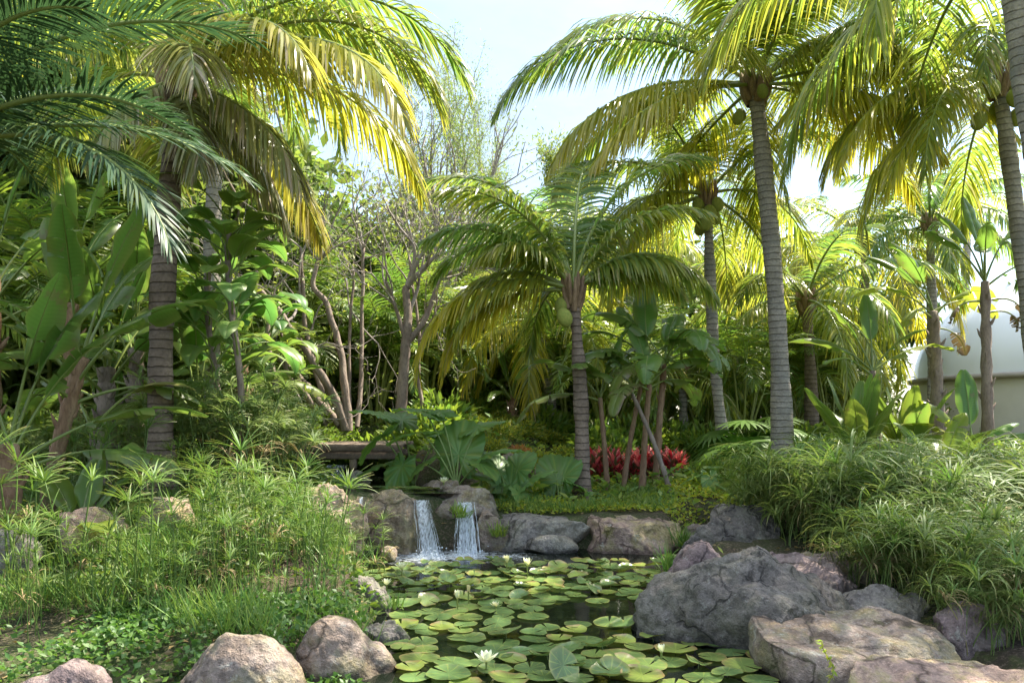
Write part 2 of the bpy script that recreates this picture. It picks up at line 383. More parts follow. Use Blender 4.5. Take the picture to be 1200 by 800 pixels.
# ------------------------------------------------------------------ leaf geometry
UP = np.array([0, 0, 1.])
def rachis(L, e0, droop, n=24, pw=1.4, sway=0):
    t = np.linspace(0, 1, n); e = e0-droop*t**pw; az = sway*t**1.5
    d = np.stack([np.cos(e)*np.cos(az), np.cos(e)*np.sin(az), np.sin(e)], 1)*L/(n-1)
    return t, np.vstack([[0, 0, 0], np.cumsum((d[1:]+d[:-1])/2, 0)]), nrm(d)
def frond(mb, L, e0, droop, n=70, ll=.75, hang=1.0, seed=0, yellow=.2, dry=0., sway=0, roll=0, w=.032, t0=.17, stiff=0, pw=1.4, segs=4, rr=.028, tipdry=.4):
    rng = np.random.default_rng(seed)
    t, p, T = rachis(L, e0, droop, 24, pw, sway)
    tube(mb, p, rr*(1-t)**.8+.004, 5, (yellow*.6, dry, .9-.3*min(1, dry), rng.random()))
    tt = np.repeat(t0+(1-t0)*((np.arange(n)+.5)/n)**.95, 2); tt = tt+(rng.random(2*n)-.5)*.006; tt = np.clip(tt, 0, 1)
    side = np.tile([1., -1.], n)
    pos = np.stack([np.interp(tt, t, p[:, k]) for k in range(3)], 1)
    TT = nrm(np.stack([np.interp(tt, t, T[:, k]) for k in range(3)], 1))
    S = nrm(np.cross(UP+0*TT, TT)); 
    Nn = np.cross(TT, S)
    rl = roll*tt
    S2 = S*np.cos(rl)[:, None]+Nn*np.sin(rl)[:, None]; N2 = -S*np.sin(rl)[:, None]+Nn*np.cos(rl)[:, None]
    u = (tt-t0)/(1-t0)
    prof = np.interp(u, [0, .12, .35, .7, .9, 1], [.45, .85, 1, .8, .5, .3])
    ln = ll*prof*(.84+.28*rng.random(2*n))*np.where(rng.random(2*n) < .04, .35, 1)
    sweep = np.interp(u, [0, .5, 1], [.35, .55, 1.15])+(rng.random(2*n)-.5)*.14
    vup = .28+(rng.random(2*n)-.5)*.25
    d = nrm(S2*(side*np.cos(sweep))[:, None]+TT*np.sin(sweep)[:, None]+N2*vup[:, None])
    hg = hang*(.75+.5*rng.random(2*n))
    pts = [pos]; dirs = []
    cur = pos; dd = d
    kk = segs
    for k in range(kk):
        g = ((k+.6)/kk)**.9*hg*2.1
        dk = nrm(d-UP*g[:, None]+(rng.random((2*n, 3))-.5)*.17)
        cur = cur+dk*(ln/kk)[:, None]; pts.append(cur); dirs.append(dk)
    dirs.append(dirs[-1])
    wp = np.interp(np.linspace(0, 1, kk+1), [0, .25, .7, 1], [.45, 1, .72, .04])
    ang = (rng.random(2*n)-.5)*1.3*(1-stiff)
    V = []; TI = []
    y = np.clip(yellow+(rng.random(2*n)-.5)*.35*(yellow > .02), 0, 1); dr = np.clip(dry+(rng.random(2*n) < dry*.5+.035)*.55*(tipdry > 0), 0, 1); ra = rng.random(2*n)
    for k in range(kk+1):
        dk = dirs[k]
        wv = nrm(TT-dk*(np.sum(TT*dk, 1))[:, None]+1e-4)
        b = np.cross(dk, wv); wv = wv*np.cos(ang)[:, None]+b*np.sin(ang)[:, None]
        hw = (w*.5*wp[k]*(.6+.4*prof))[:, None]
        V.append(pts[k]-wv*hw); V.append(pts[k]+wv*hw)
        e = k/kk
        yy = np.clip(y*(.6+.7*e), 0, 1); dd2 = np.clip(dr+max(0, e-.6)*tipdry*2.2*ra, 0, 1)
        q = np.stack([yy, dd2, 0*yy, ra], 1); TI.append(q); TI.append(q)
    V = np.stack(V, 1).reshape(-1, 3); TI = np.stack(TI, 1).reshape(-1, 4)
    base = (np.arange(2*n)*(2*(kk+1)))[:, None]
    f = np.array([[2*k, 2*k+1, 2*k+3, 2*k+2] for k in range(kk)])
    F = (base[:, None, :]+f[None]).reshape(-1, 4)
    mb.add(V, F, TI)

def paddle(mb, Lp, Lb, W, e0, droop, seed=0, tears=0, fold=.5, yellow=.1, dry=0, sway=0, pr=.018, shape='banana', curl=.3):
    """petiole Lp then blade Lb; grows along +X"""
    rng = np.random.default_rng(seed)
    L = Lp+Lb; t, p, T = rachis(L, e0, droop, 26, 1.7, sway)
    r = np.interp(t, [0, Lp/L, 1], [pr*1.3, pr*.7, pr*.12])
    tube(mb, p, r, 5, (yellow, dry*.5, .75, .5))
    def at(tq): return np.stack([np.interp(tq, t, p[:, k]) for k in range(3)], 1), nrm(np.stack([np.interp(tq, t, T[:, k]) for k in range(3)], 1))
    tb = Lp/L
    for side in (1, -1):
        if tears:
            cuts = np.sort(rng.random(tears)*.9+.05)
        else: cuts = np.array([])
        bd = np.concatenate([[0], cuts, [1]])
        for s0, s1 in zip(bd[:-1], bd[1:]):
            if s1-s0 < .01: continue
            nr = max(4, int((s1-s0)*44)+1)
            gap = .12*min(s1-s0, .3) if tears else 0
            dropx = (rng.random()*.9-.25)*curl*2 if tears else 0
            us = np.linspace(s0, s1, nr); uo = np.linspace(s0+gap, s1-gap*.2, nr)
            pos, TT = at(tb+(1-tb)*us); S = nrm(np.cross(UP+0*TT, TT)); NN = np.cross(TT, S)
            if shape == 'banana': hw = W*.5*np.clip(np.sin(pi*np.clip(us, 0, 1)**.8*.97+.03), 0, 1)**.55
            else: hw = W*.5*np.clip(np.sin(pi*np.clip(us, .0, 1)**.75*.98+.02), 0, 1)**.8
            ncol = 5; rows = []
            wob = vnoise(np.stack([us*5+seed*3.1, us*0+side, us*0], 1))*.22
            for c in range(ncol):
                q = c/(ncol-1)
                a = fold-(dropx+curl)*q*1.6+wob*q
                off = S*(side*np.cos(a)*q*hw)[:, None]+NN*(np.sin(a)*q*hw)[:, None] if np.ndim(a) else 0
                sh = TT*((uo-us)*Lb*q+hw*.18*q)[:, None]
                rows.append(pos+off+sh)
            V = np.stack(rows, 1)
            tq = np.zeros((nr, ncol, 4)); ra = rng.random()
            edge = np.linspace(0, 1, ncol)[None, :]**4
            tq[..., 0] = np.clip(yellow+edge*.15, 0, 1); tq[..., 1] = np.clip(dry+edge*dry*1.5+(edge*(.35 if tears else .1))*rng.random(), 0, 1); tq[..., 3] = ra*.55+.4*(np.arange(nr)[:, None] % 2)
            mb.add(V.reshape(-1, 3), strip_faces(nr, ncol), tq.reshape(-1, 4))

def ear_leaf(mb, Lp, S, e0, az, tilt, seed=0, yellow=.1):
    """long stalk and heart shaped blade, placed at azimuth az"""
    rng = np.random.default_rng(seed)
    t, p, T = rachis(Lp, e0, .35, 10, 1.5)
    ca, sa = cos(az), sin(az)
    Rz = np.array([[ca, -sa, 0], [sa, ca, 0], [0, 0, 1]])
    tube(mb, p@Rz.T, .016*(1-.5*t)*(.6+S), 6, (.1, 0, .6, .5))
    na, nr = 91, 6
    th = np.linspace(-pi, pi, na)
    # heart outline: tip along +X, two lobes behind the stalk
    rad = (1+.55*np.cos(th))*.62+.35*np.exp(-((np.abs(th)-2.55)/.42)**2)
    rad *= np.where(np.abs(th) > 3.0, .25, 1); rad *= 1+.025*np.cos(th*22)
    rad[0] = rad[-1] = .12
    V = []; TI = []
    for k in range(nr+1):
        q = k/nr
        x = rad*np.cos(th)*q*S; y = rad*np.sin(th)*q*S*.88
        z = .16*np.abs(y)-.35*(x/S)**2*S*.5*np.sign(x)*(x > 0)-.10*q**2*S+.018*S*np.sin(th*9)*q+.02*S*np.cos(th*22)*q*q
        V.append(np.stack([x, y, z], 1)); a = np.zeros((na, 4)); a[:, 0] = yellow+.1*rng.random(); a[:, 3] = .5+.4*np.cos(th*11); a[:, 0] += .2*(np.abs(np.cos(th*4.0)) > .985); TI.append(a)
    V = np.stack(V).reshape(-1, 3); TI = np.stack(TI).reshape(-1, 4)
    c, s = cos(tilt), sin(tilt); Ry = np.array([[c, 0, s], [0, 1, 0], [-s, 0, c]])
    V = (V@Ry.T+p[-1])@Rz.T
    mb.add(V, strip_faces(nr+1, na), TI)

def sedge_stalk(seed, H, nray, rl, droop, w=.011, lean=.12):
    rng = np.random.default_rng(seed); mb = MB()
    n = 8; t = np.linspace(0, 1, n); az = rng.random()*2*pi
    p = np.stack([np.cos(az)*lean*H*t**2, np.sin(az)*lean*H*t**2, H*t], 1)
    tube(mb, p, .0045, 4, (.1, 0, .3, .4))
    m = 6; s = np.linspace(0, 1, m); th = rng.random(nray)*2*pi; el = .15+rng.random(nray)*1.0
    l = rl*(.7+.5*rng.random(nray)); dr = droop*(.7+.6*rng.random(nray))
    e = el[:, None]-dr[:, None]*s[None, :]**1.3
    ds = l[:, None]/(m-1)
    x = np.cumsum(np.cos(e)*ds, 1)-np.cos(e)*ds; z = np.cumsum(np.sin(e)*ds, 1)-np.sin(e)*ds
    c = p[-1]+np.stack([x*np.cos(th)[:, None], x*np.sin(th)[:, None], z], -1)
    wv = np.stack([-np.sin(th), np.cos(th), 0*th], 1)[:, None, :]
    hw = w*.5*np.array([.5, 1, .95, .8, .5, .05])[None, :, None]
    V = np.stack([c-wv*hw, c+wv*hw+np.array([0, 0, .003])], 2)
    F = (np.arange(nray)[:, None, None]*(2*m)+strip_faces(m, 2)[None]).reshape(-1, 4)
    ti = np.zeros((nray, m, 2, 4)); ti[..., 0] = .1+.25*rng.random((nray, 1, 1)); ti[..., 3] = rng.random((nray, 1, 1)); ti[..., 1] = (s**4)[None, :, None]*.6*rng.random((nray, 1, 1))
    mb.add(V.reshape(-1, 3), F, ti.reshape(-1, 4))
    return mb.mesh('stalk')

def leaves(mb, pos, dirs, length, width, rng, yellow=.15, dry=0., fold=.25, ell=True):
    """many simple pointed leaves: 6 verts, two halves folded on the midrib"""
    n = len(pos); dirs = nrm(dirs); r = nrm(rng.normal(size=(n, 3))+np.array([0, 0, 1.2])); S = nrm(np.cross(dirs, r)); NN = np.cross(S, dirs)
    L = (length*(.65+.7*rng.random(n)))[:, None]; W = (width*(.7+.6*rng.random(n)))[:, None]*.5
    a = pos; b = pos+dirs*L*.5-NN*W*fold*.3; c = pos+dirs*L-UP*L*.12
    l = pos+dirs*L*.42+S*W+NN*W*fold; rr_ = pos+dirs*L*.42-S*W+NN*W*fold
    V = np.stack([a, l, c, rr_, b], 1).reshape(-1, 3)
    k = (np.arange(n)*5)[:, None]
    F = np.concatenate([k+np.array([0, 4, 1]), k+np.array([1, 4, 2]), k+np.array([2, 4, 3]), k+np.array([3, 4, 0])])
    ti = np.zeros((n, 5, 4)); ti[..., 0] = np.clip(yellow*2*rng.random((n, 1)), 0, 1); ti[..., 1] = (rng.random((n, 1)) < dry)*.8; ti[..., 3] = rng.random((n, 1))
    mb.add(V, F, ti.reshape(-1, 4))

# branching tree -------------------------------------------------------
def grow(seed, base, d0, L0, r0, levels, nb=(2, 4), spread=.6, up=.15, shrink=.72, wig=.25, nseg=5, leafstart=2):
    rng = np.random.default_rng(seed); mb = MB(); tips = []
    def rec(p, d, L, r, lev):
        pts = [p]; dd = d; r1 = r*(.62 if lev else .68)
        for k in range(nseg):
            dd = nrm(dd+rng.normal(size=3)*wig*.5+UP*up*.3); pts.append(pts[-1]+dd*L/nseg)
        pts = np.array(pts)
        tube(mb, pts, np.linspace(r, r1, nseg+1), 8 if lev == 0 else (6 if lev == 1 else 4), None, lev == levels)
        if lev >= leafstart:
            for q in pts[1:]: tips.append((q, dd, lev))
        if lev < levels:
            k = rng.integers(nb[0], nb[1]+1)
            for i in range(k):
                a = rng.random()*2*pi; ref = nrm(np.cross(dd, rng.normal(size=3))); 
                nd = nrm(dd*cos(spread)+ref*sin(spread)*(.7+.6*rng.random())+UP*up)
                at = pts[-1] if i < 2 else pts[rng.integers(2, nseg)]
                rec(at, nd, L*shrink*(.8+.4*rng.random()), r1*(.85 if i == 0 else .7), lev+1)
    rec(np.array(base, float), nrm(np.array(d0, float)), L0, r0, 0)
    return mb, tips

# ================================================================== SETTING
def build_ground():
    xs = np.concatenate([-np.geomspace(300, 9, 16), np.linspace(-8.5, 8.5, 150), np.geomspace(9, 300, 16)])
    ys = np.concatenate([[-60, -20, -8, -3, 0], np.linspace(1, 14, 150), np.linspace(14.4, 30, 40), np.geomspace(32, 420, 14)])
    X, Y = np.meshgrid(xs, ys); x = X.ravel(); y = Y.ravel()
    z = ground(x, np.maximum(y, 2))
    q = np.stack([x*3, y*3, x*0], 1); z = z+.035*fbm(q, 3)*(sdf(POND, x, y) > .1)
    mb = MB(); mb.add(np.stack([x, y, z], 1), strip_faces(len(ys), len(xs)))
    kind(obj('ground', mb, M['ground']), 'structure')
build_ground()
def sheet(name, poly, z, mat, grow_=.35):
    c = poly.mean(0); mb = MB()
    n = len(poly); V = [(c[0], c[1], z)]
    e = np.roll(poly, -1, 0)-np.roll(poly, 1, 0); nn = nrm(np.stack([e[:, 1], -e[:, 0]], 1)); q = poly+nn*grow_
    V += [(a, b, z) for a, b in q]
    F = np.array([(0, 1+i, 1+(i+1) % n) for i in range(n)]); mb.add(V, F)
    return kind(obj(name, mb, mat), 'structure')
def gridsheet(name, x0, x1, y0, y1, z, mat, nx=2, ny=2):
    X, Y = np.meshgrid(np.linspace(x0, x1, nx), np.linspace(y0, y1, ny)); mb = MB()
    mb.add(np.stack([X.ravel(), Y.ravel(), X.ravel()*0+z], 1), strip_faces(ny, nx)); return kind(obj(name, mb, mat), 'structure')
gridsheet('pond_water', -3.2, 3.3, 1.0, 9.9, 0.0, M['water'])
gridsheet('upper_pool_water', -3.2, -.1, 8.72, 10.9, .585, M['water2'])
gridsheet('stream_water', -3.2, -1.4, 10.92, 14.3, .70, M['water2'])

# ================================================================== ROCKS
import bmesh
_bm = bmesh.new(); bmesh.ops.create_icosphere(_bm, subdivisions=6, radius=1)
ICO_V = np.array([v.co[:] for v in _bm.verts]); ICO_F = np.array([[v.index for v in f.verts] for f in _bm.faces]); _bm.free()
_bm = bmesh.new(); bmesh.ops.create_icosphere(_bm, subdivisions=3, radius=1)
ICS_V = np.array([v.co[:] for v in _bm.verts]); ICS_F = np.array([[v.index for v in f.verts] for f in _bm.faces]); _bm.free()
def rockmesh(a, b, c, seed, box_=.75, nplanes=9, rough=.10, flat=None, V0=None, F0=None, ridged=0):
    rng = np.random.default_rng(seed); V0 = ICO_V if V0 is None else V0; F0 = ICO_F if F0 is None else F0
    p = np.sign(V0)*np.abs(V0)**box_; p = p/np.maximum(1, np.linalg.norm(p, axis=1, keepdims=True)**.5)
    p = p*(1+.22*fbm(V0*1.1+seed*5.3, 2))[:, None]
    for k in range(nplanes):
        n = nrm(rng.normal(size=3)*[1, 1, .8]); d = .62+.25*rng.random()
        ex = p@n-d; p = p-np.outer(np.maximum(ex, 0)*.93, n)
    if flat is not None:
        n = nrm(np.array([flat[0], flat[1], 1.])); ex = p@n-flat[2]; p = p-np.outer(np.maximum(ex, 0)*.9, n)
    s = p*[a, b, c]; m = (a*b*c)**(1/3)
    nn = nrm(V0)
    s = s+nn*(rough*m*(fbm(s/m*2.2+seed, 5, 2.1, .55)))[:, None]
    if ridged: s = s+nn*(ridged*m*(np.abs(vnoise(s/m*[5, 5, .8]+seed))-.3))[:, None]
    mb = MB(); mb.add(s, F0); return mb
ROCKS = []
def rock(label, x0, x1, yt, yb, Y, mat, seed, depth=.8, group='boulders round the pond', sink=.35, rz=0, kf=1.1, **kw):
    w = (x1-x0)/FP*Y; h = (yb-yt)/FP*Y; cx = ((x0+x1)/2-600)/FP*Y; zt = CAMZ-(yt-HY)/FP*Y
    H = h*(1+sink); a = w/2*kf; b = depth*w/2; c = H/2*kf
    ROCKS.append((cx, Y, a, b))
    o = obj('boulder', rockmesh(a, b, c, seed, **kw), M[mat], None, (cx, Y, zt-H/2), rz)
    return tag(o, label, 'rock', group)
rock('dark grey rough volcanic boulder, biggest on the right bank', 768, 1015, 652, 800, 5.3, 'rockgrey', 3, .7, box_=1.15, rough=.14, nplanes=6)
rock('tan boulder with a flat pale top and a crack along its side', 892, 1122, 702, 815, 4.7, 'rocktan', 14, .7, flat=(.05, -.14, .5), box_=.5, rough=.08)
rock('low flat pinkish slab in the bottom right corner', 1022, 1250, 773, 850, 4.05, 'rockpink', 22, .5, flat=(0, -.1, .6), box_=.6, rough=.08)
rock('reddish mauve rock leaning behind the dark grey boulder', 770, 872, 640, 726, 6.35, 'rockmauve', 31, .9, rough=.12)
rock('flat mauve rock between the reddish rock and the sedge', 826, 925, 642, 700, 6.9, 'rockmauve', 37, .9, kf=1.2, rough=.1, flat=(.1, 0, .5))
rock('dark brown rock half under the right sedge behind the big boulder', 872, 1012, 660, 735, 6.1, 'rockmauve', 41, .8, rough=.12)
rock('grey rough rock at the back of the right bank', 796, 910, 608, 672, 7.6, 'rockgrey', 44, .9, kf=1.25, rough=.12)
rock('brown rock between the dark grey boulder and the sedge', 905, 1020, 650, 705, 6.5, 'rocktan', 141, .8, kf=1.2, rough=.1)
rock('grey brown rock behind the left end of the tan boulder', 975, 1080, 684, 735, 5.6, 'rockpale', 142, .8, kf=1.2, rough=.1)
rock('mauve rock under the sedge right of the tan boulder', 1085, 1175, 712, 775, 4.95, 'rockmauve', 143, .8, kf=1.2, rough=.1)
rock('low grey rock at the right of the inlet', 838, 905, 598, 640, 8.6, 'rockpale', 144, .8, kf=1.2, rough=.1)
rock('small tan wedge rock at the mouth of the inlet', 796, 842, 618, 645, 8.9, 'rocktan', 47, .8, rough=.1)
rock('small pale stone at the water beside the reddish rock', 786, 806, 706, 718, 6.1, 'rockpale', 48, .8, V0=ICS_V, F0=ICS_F)
rock('broad flat tan boulder at the right end of the back bank', 672, 798, 594, 650, 8.6, 'rockpink', 52, .8, flat=(.05, -.05, .5), box_=.65, rough=.09)
rock('long grey brown slab in the middle of the back bank', 568, 692, 590, 648, 8.75, 'rockpale', 55, .7, flat=(0, -.05, .5), box_=.65, rough=.07)
rock('low smooth grey stone at the foot of the middle slab', 612, 680, 624, 645, 8.5, 'rockpale', 57, .6, rough=.04)
rock('big rounded wet brown rock left of the two waterfalls', 404, 504, 582, 672, 8.55, 'rockwet', 63, .6, kf=1.18, box_=.7, rough=.10, nplanes=7)
rock('dark wet rock face behind and between the two little waterfalls', 480, 588, 600, 690, 8.95, 'rockwet', 66, .5, box_=.6, rough=.12)
rock('smooth rounded brown rock capping the right waterfall', 500, 584, 572, 606, 8.95, 'rocktan', 68, .8, rough=.06, box_=.9, nplanes=4)
rock('rounded brown rock right of the waterfalls beside the fern tuft', 556, 600, 600, 672, 8.6, 'rocktan', 69, .8, rough=.1)
rock('brown rock behind the cap of the right waterfall', 486, 548, 564, 596, 9.3, 'rocktan', 70, .8, rough=.07)
rock('tall pink rock with yellow green moss left of the waterfall', 348, 430, 570, 665, 7.9, 'rockpink', 74, .9, rough=.15, box_=.8, nplanes=12)
rock('pink rock crest beside the mossy tall rock', 312, 372, 582, 650, 8.0, 'rockpink', 76, .9, rough=.13)
rock('grey slab lying in the upper pool', 378, 446, 562, 588, 9.6, 'rockpale', 79, .8, flat=(.3, 0, .5), rough=.08)
rock('grey stone under the footbridge post', 398, 440, 556, 582, 10.3, 'rockpale', 80, .9, rough=.09)
rock('rounded tan boulder with mossy base by the pond edge', 344, 454, 726, 835, 4.6, 'rocktan', 84, .8, kf=1.08, rough=.06, nplanes=0, box_=1.0)
rock('brown mossy boulder in front of the left bank', 220, 344, 752, 850, 4.3, 'rocktan', 87, .7, kf=1.08, rough=.06, nplanes=0, box_=1.0)
rock('low reddish boulder at the bottom left corner', 24, 140, 779, 860, 4.2, 'rockmauve', 89, .7, kf=1.1, rough=.06, nplanes=0, box_=1.0)
rock('ridged grey rock like a stump standing at the pond edge', 402, 458, 678, 752, 5.95, 'rocklog', 92, .8, ridged=.12, box_=.6, rough=.08)
rock('ridged grey rock with drip marks at the waterline', 426, 484, 724, 786, 5.2, 'rocklog', 95, .8, ridged=.12, box_=.7, rough=.08)
rock('pale pink boulder among the sedges on the left bank', 58, 144, 592, 655, 6.5, 'rockpink', 97, .8, kf=1.0, rough=.06)
rock('flat pink boulder beside the pale one on the left bank', 160, 234, 578, 630, 6.9, 'rockpink', 99, .8, rough=.08)
rock('grey boulder at the left edge among the sedges', -34, 42, 615, 672, 6.2, 'rockpale', 101, .8, rough=.06)
rock('small mossy stone below the flat pink boulder', 232, 262, 590, 612, 7.8, 'rockpale', 103, .8, V0=ICS_V, F0=ICS_F)
for k, (a, b, c, d, lb) in enumerate([(768, 792, 552, 566, 'left'), (783, 808, 558, 574, 'middle'), (806, 826, 556, 570, 'right')]):
    rock('small grey stone below the red plants, %s one of three' % lb, a, b, c, d, 11.6, 'rockpale', 110+k, .9, group='stones below the red plants', V0=ICS_V, F0=ICS_F)
for k, (x, y, w, Y, lb) in enumerate([(470, 560, 26, 10.0, 'brown stone in the shade under the elephant ear leaves'), (590, 530, 40, 12.0, 'stone edging beside the upper cascade'), (545, 548, 26, 11.0, 'stone at the side of the little upper cascade'), (640, 548, 30, 11.5, 'stone on the slope right of the elephant ear plant'),
                                   (455, 640, 22, 7.6, 'wet stone at the foot of the ledge rock'), (700, 600, 20, 9.6, 'round stone at the base of the banana stems'), (775, 600, 20, 9.5, 'pale stone at the foot of the leaning trunk')]):
    rock(lb, x-w/2, x+w/2, y, y+w*.6, Y, 'rocktan', 130+k, .9, V0=ICS_V, F0=ICS_F, rough=.12)

# ================================================================== WATERFALLS
def fall(label, x0, x1, Y, z0, z1, seed, lean=.12, n=26, push=.25, slant=0.):
    rng = np.random.default_rng(seed); mb = MB(); off = np.cumsum(rng.random(n)**2); off = off/off[-1]
    for i in range(n):
        u = off[i]+rng.normal()*.03; x = x0+(x1-x0)*u; w = (x1-x0)/n*(.5+2.6*rng.random()**2); m = 16; t = np.linspace(0, 1, m)
        step = .05*np.sin(u*7+seed)*np.exp(-((t-.35-.2*u)/.12)**2)
        z = z0+.015-(z0-z1+.03)*t**1.4; yy = Y+.14-t**.8*(push+.10*rng.random())-abs(step)+.03*rng.random()
        xx = x+(lean*(u-.5)+slant)*t**1.3+.010*np.sin(t*7+i*1.7)*t
        ww = w*(.5+1.0*t*rng.random())*.5*(.7+.6*rng.random(m))
        L = np.stack([xx-ww, yy+.008*np.sin(t*14+i), z], 1); Rr = np.stack([xx+ww, yy-.006, z], 1)
        if rng.random() < .45: k = rng.integers(5, m); L = L[:k]; Rr = Rr[:k]
        elif rng.random() < .3: k = rng.integers(2, 9); L = L[k:]; Rr = Rr[k:]
        mb.add(np.stack([L, Rr], 1).reshape(-1, 3), strip_faces(len(L), 2))
    mb2 = MB(); t = np.linspace(0, 1, 20); tt, uu = np.meshgrid(t, np.linspace(0, 1, 14), indexing='ij')     # glassy sheet behind the strands
    uu = .18+.6*uu; xs_ = x0+(x1-x0)*uu+(lean*(uu-.5)+slant)*tt**1.3; ys_ = Y+.145-tt**.8*(push+.02)+.018*np.sin(uu*11+tt*3); zs_ = z0+.01-(z0-z1+.02)*tt**1.4
    mb.add(np.stack([xs_, ys_, zs_], -1).reshape(-1, 3), strip_faces(20, 14)); sp = MB()
    for i in range(n*3):     # droplets and splash at the foot
        c = np.array([x0+(x1-x0)*rng.random()+slant+lean*rng.normal()*.5, Y-push-.03+.08*rng.normal(), z1+.01+.09*rng.random()**3]); sp.add(ICS_V*(.004+.006*rng.random())+c, ICS_F)
    o = tag(obj('waterfall', mb, M['fall']), label, 'waterfall', 'little waterfalls'); kind(obj('splash', sp, M['fall'], o), 'stuff'); return o
fall('white waterfall pouring off the wet ledge, left and wider of the two', -1.05, -.88, 8.30, .53, .0, 1, .10, 64, .2, .13)
fall('thin waterfall falling into the pond beside the fern tuft, the right of the two', -.58, -.40, 8.36, .50, .0, 2, .12, 34, .16, .03)
fall('thin trickle down the left end of the wet ledge', -1.62, -1.56, 8.25, .57, .0, 3, .05, 8, .12)
fall('small cascade dropping in the dark below the footbridge', -2.62, -2.3, 10.98, .72, .58, 4, .03, 22, .1)
fall('narrow cascade behind the elephant ear plant', -.82, -.62, 11.4, 1.0, .62, 5, .03, 16, .12)

# ================================================================== PALMS
def frondset(parent, at, L, spec, seed, mat='palm', ll=.9, n=70, w=.04, name='frond', **kw):
    """spec rows: az deg, e0, droop, length factor, hang, yellow, dry"""
    n = int(n*1.3); w = w*.8
    for i, (az, e0, dr, lf, hg, ye, dy) in enumerate(spec):
        mb = MB(); rng = np.random.default_rng(seed*100+i)
        frond(mb, L*lf, e0, dr, n, ll*(.8+.2*lf), hg, seed*100+i, min(1, ye*.66), dy, (rng.random()-.5)*.5, (rng.random()-.5)*.9, w, **kw)
        obj(name, mb, M[mat], parent, at, R(az))
def autospec(n, seed, emin=-.35, emax=1.4, yel=.35, dry=.0, az0=0, skip=None):
    rng = np.random.default_rng(seed+999); out = []
    for i in range(n):
        u = (i+.3)/n                        # 0 young, 1 old
        az = (az0+i*137.5+rng.normal()*9) % 360
        if skip and skip(az, u): continue
        e0 = emax+(emin-emax)*u**.85; dr = .95+.75*min(1, u*1.5)+rng.random()*.3-(.35 if e0 < 0 else 0)
        out.append((az, e0, dr, .72+.28*min(1, u*3)+rng.normal()*.04, .5+.9*u, np.clip(yel*(.35+.9*u)+rng.normal()*.08, 0, 1), dry if u > .8 else 0))
    return out
_COCO = {}
def coconut_mesh():
    if 'm' not in _COCO:
        mb = MB(); v = ICS_V.copy(); z = v[:, 2]; v = v*np.array([1, 1, 1.22])*(1-.10*np.abs(np.cos(1.5*np.arctan2(v[:, 1], v[:, 0])))*(1-z**2))[:, None]
        mb.add(v, ICS_F); _COCO['m'] = mb.mesh('coconut'); _COCO['m'].materials.append(M['coconut'])
    return _COCO['m']
def palm(label, base, top, r, L, spec, seed, ll=.9, n=70, trunkmat='cocotrunk', nuts=0, bend=.3, mat='palm', group='coconut palms', name='coconut_palm', w=.042, boot=True, nutr=.11, **kw):
    base = np.array(base, float); top = np.array(top, float)
    base[2] = gz(base[0], base[1])-.08
    t = thing(name, label, 'palm', base, 0, group); rng = np.random.default_rng(seed)
    d = top-base; m = 60; s = np.linspace(0, 1, m)
    p = np.outer(s, d); bx = bend*np.sin(pi*s)*(1-s*.4); p[:, 0] += bx*(-1 if d[0] > 0 else 1); p[:, 1] += bend*.2*np.sin(pi*s)
    H = d[2]
    rad = r*(1.0-.32*s)+r*.55*np.exp(-s*H/.35)+.004*np.abs(np.sin(s*H*pi/.16+np.sin(s*20)))+.010*np.sin(s*9+seed)+.006*np.sin(s*31+seed*2)
    mb = MB(); tube(mb, p, rad, 14, None, True, .10, rng); obj('trunk', mb, M[trunkmat], t)
    a = p[-1]
    if boot:
        mb = MB()
        for k in range(14):
            az = k*2.4; e = .95+.03*k; q = np.array([cos(az), sin(az), 0])
            pp = np.array([a-UP*(.30-.018*k)+q*r*.5, a-UP*(.12-.018*k)+q*r*(1.15), a+UP*(.12+.01*k)+q*r*(1.7-.04*k)])
            tube(mb, pp, [r*.42, r*.36, r*.16], 6, None)
        obj('leaf_sheath', mb, M['fibre'], t)
    frondset(t, a-UP*.0, L, spec, seed, mat, ll, n, w, **kw)
    for k in range(nuts):
        az = (seed*50+k*75)*pi/180; cl = k % 3
        o = obj('coconut', coconut_mesh(), None, t, a+np.array([cos(az)*r*(1.6+.2*cl), sin(az)*r*(1.6+.2*cl)-.03, -.20-.17*cl]), 0, (.3*cos(k*3), .3*sin(k*5), k), nutr*(.9+.2*rng.random()))
    return t

# hero palm, right of centre
A = [(176, .62, 1.75, 1.22, .75, .10, 0), (186, .10, 1.25, 1.0, 1.2, .75, 0), (205, -.12, 1.0, .92, 1.1, .85, 0), (165, .95, 1.9, 1.12, .8, .25, 0),
     (8, .50, 1.15, 1.15, .7, .3, 0), (-12, .22, 1.15, 1.05, 1.1, .65, 0), (-35, -.15, .9, .8, 1.2, .8, 0), (20, .05, 1.1, 1.0, 1.0, .8, .0), (150, .2, 1.3, 1.0, 1, .4, 0),
     (60, .8, 1.3, 1, .7, .3, 0), (100, .5, 1.3, 1, .8, .3, 0), (130, 1.0, 1.4, 1, .6, .2, 0), (-80, .75, 1.6, .7, .7, .35, 0), (-60, 1.2, 1.4, .8, .6, .2, 0), (200, 1.25, 1.5, .9, .5, .15, 0),
     (10, 1.15, 1.6, 1, .6, .3, 0), (-120, 1.0, 1.5, .65, .7, .4, 0), (235, .35, 1.3, .6, 1.1, .6, 0), (70, -.2, .9, .8, 1.2, .7, 0), (120, -.3, .8, .8, 1.3, .8, 0), (40, .3, 1.3, .9, 1, .5, 0), (330, .6, 1.4, .6, 1, .5, 0)]
palm('tall coconut palm with a thick grey trunk and green nuts right of centre', P(917, 557, 12), P(885, 100, 12), .155, 3.7, A, 1, 1.0, 105, nuts=4, nutr=.09, bend=.12)
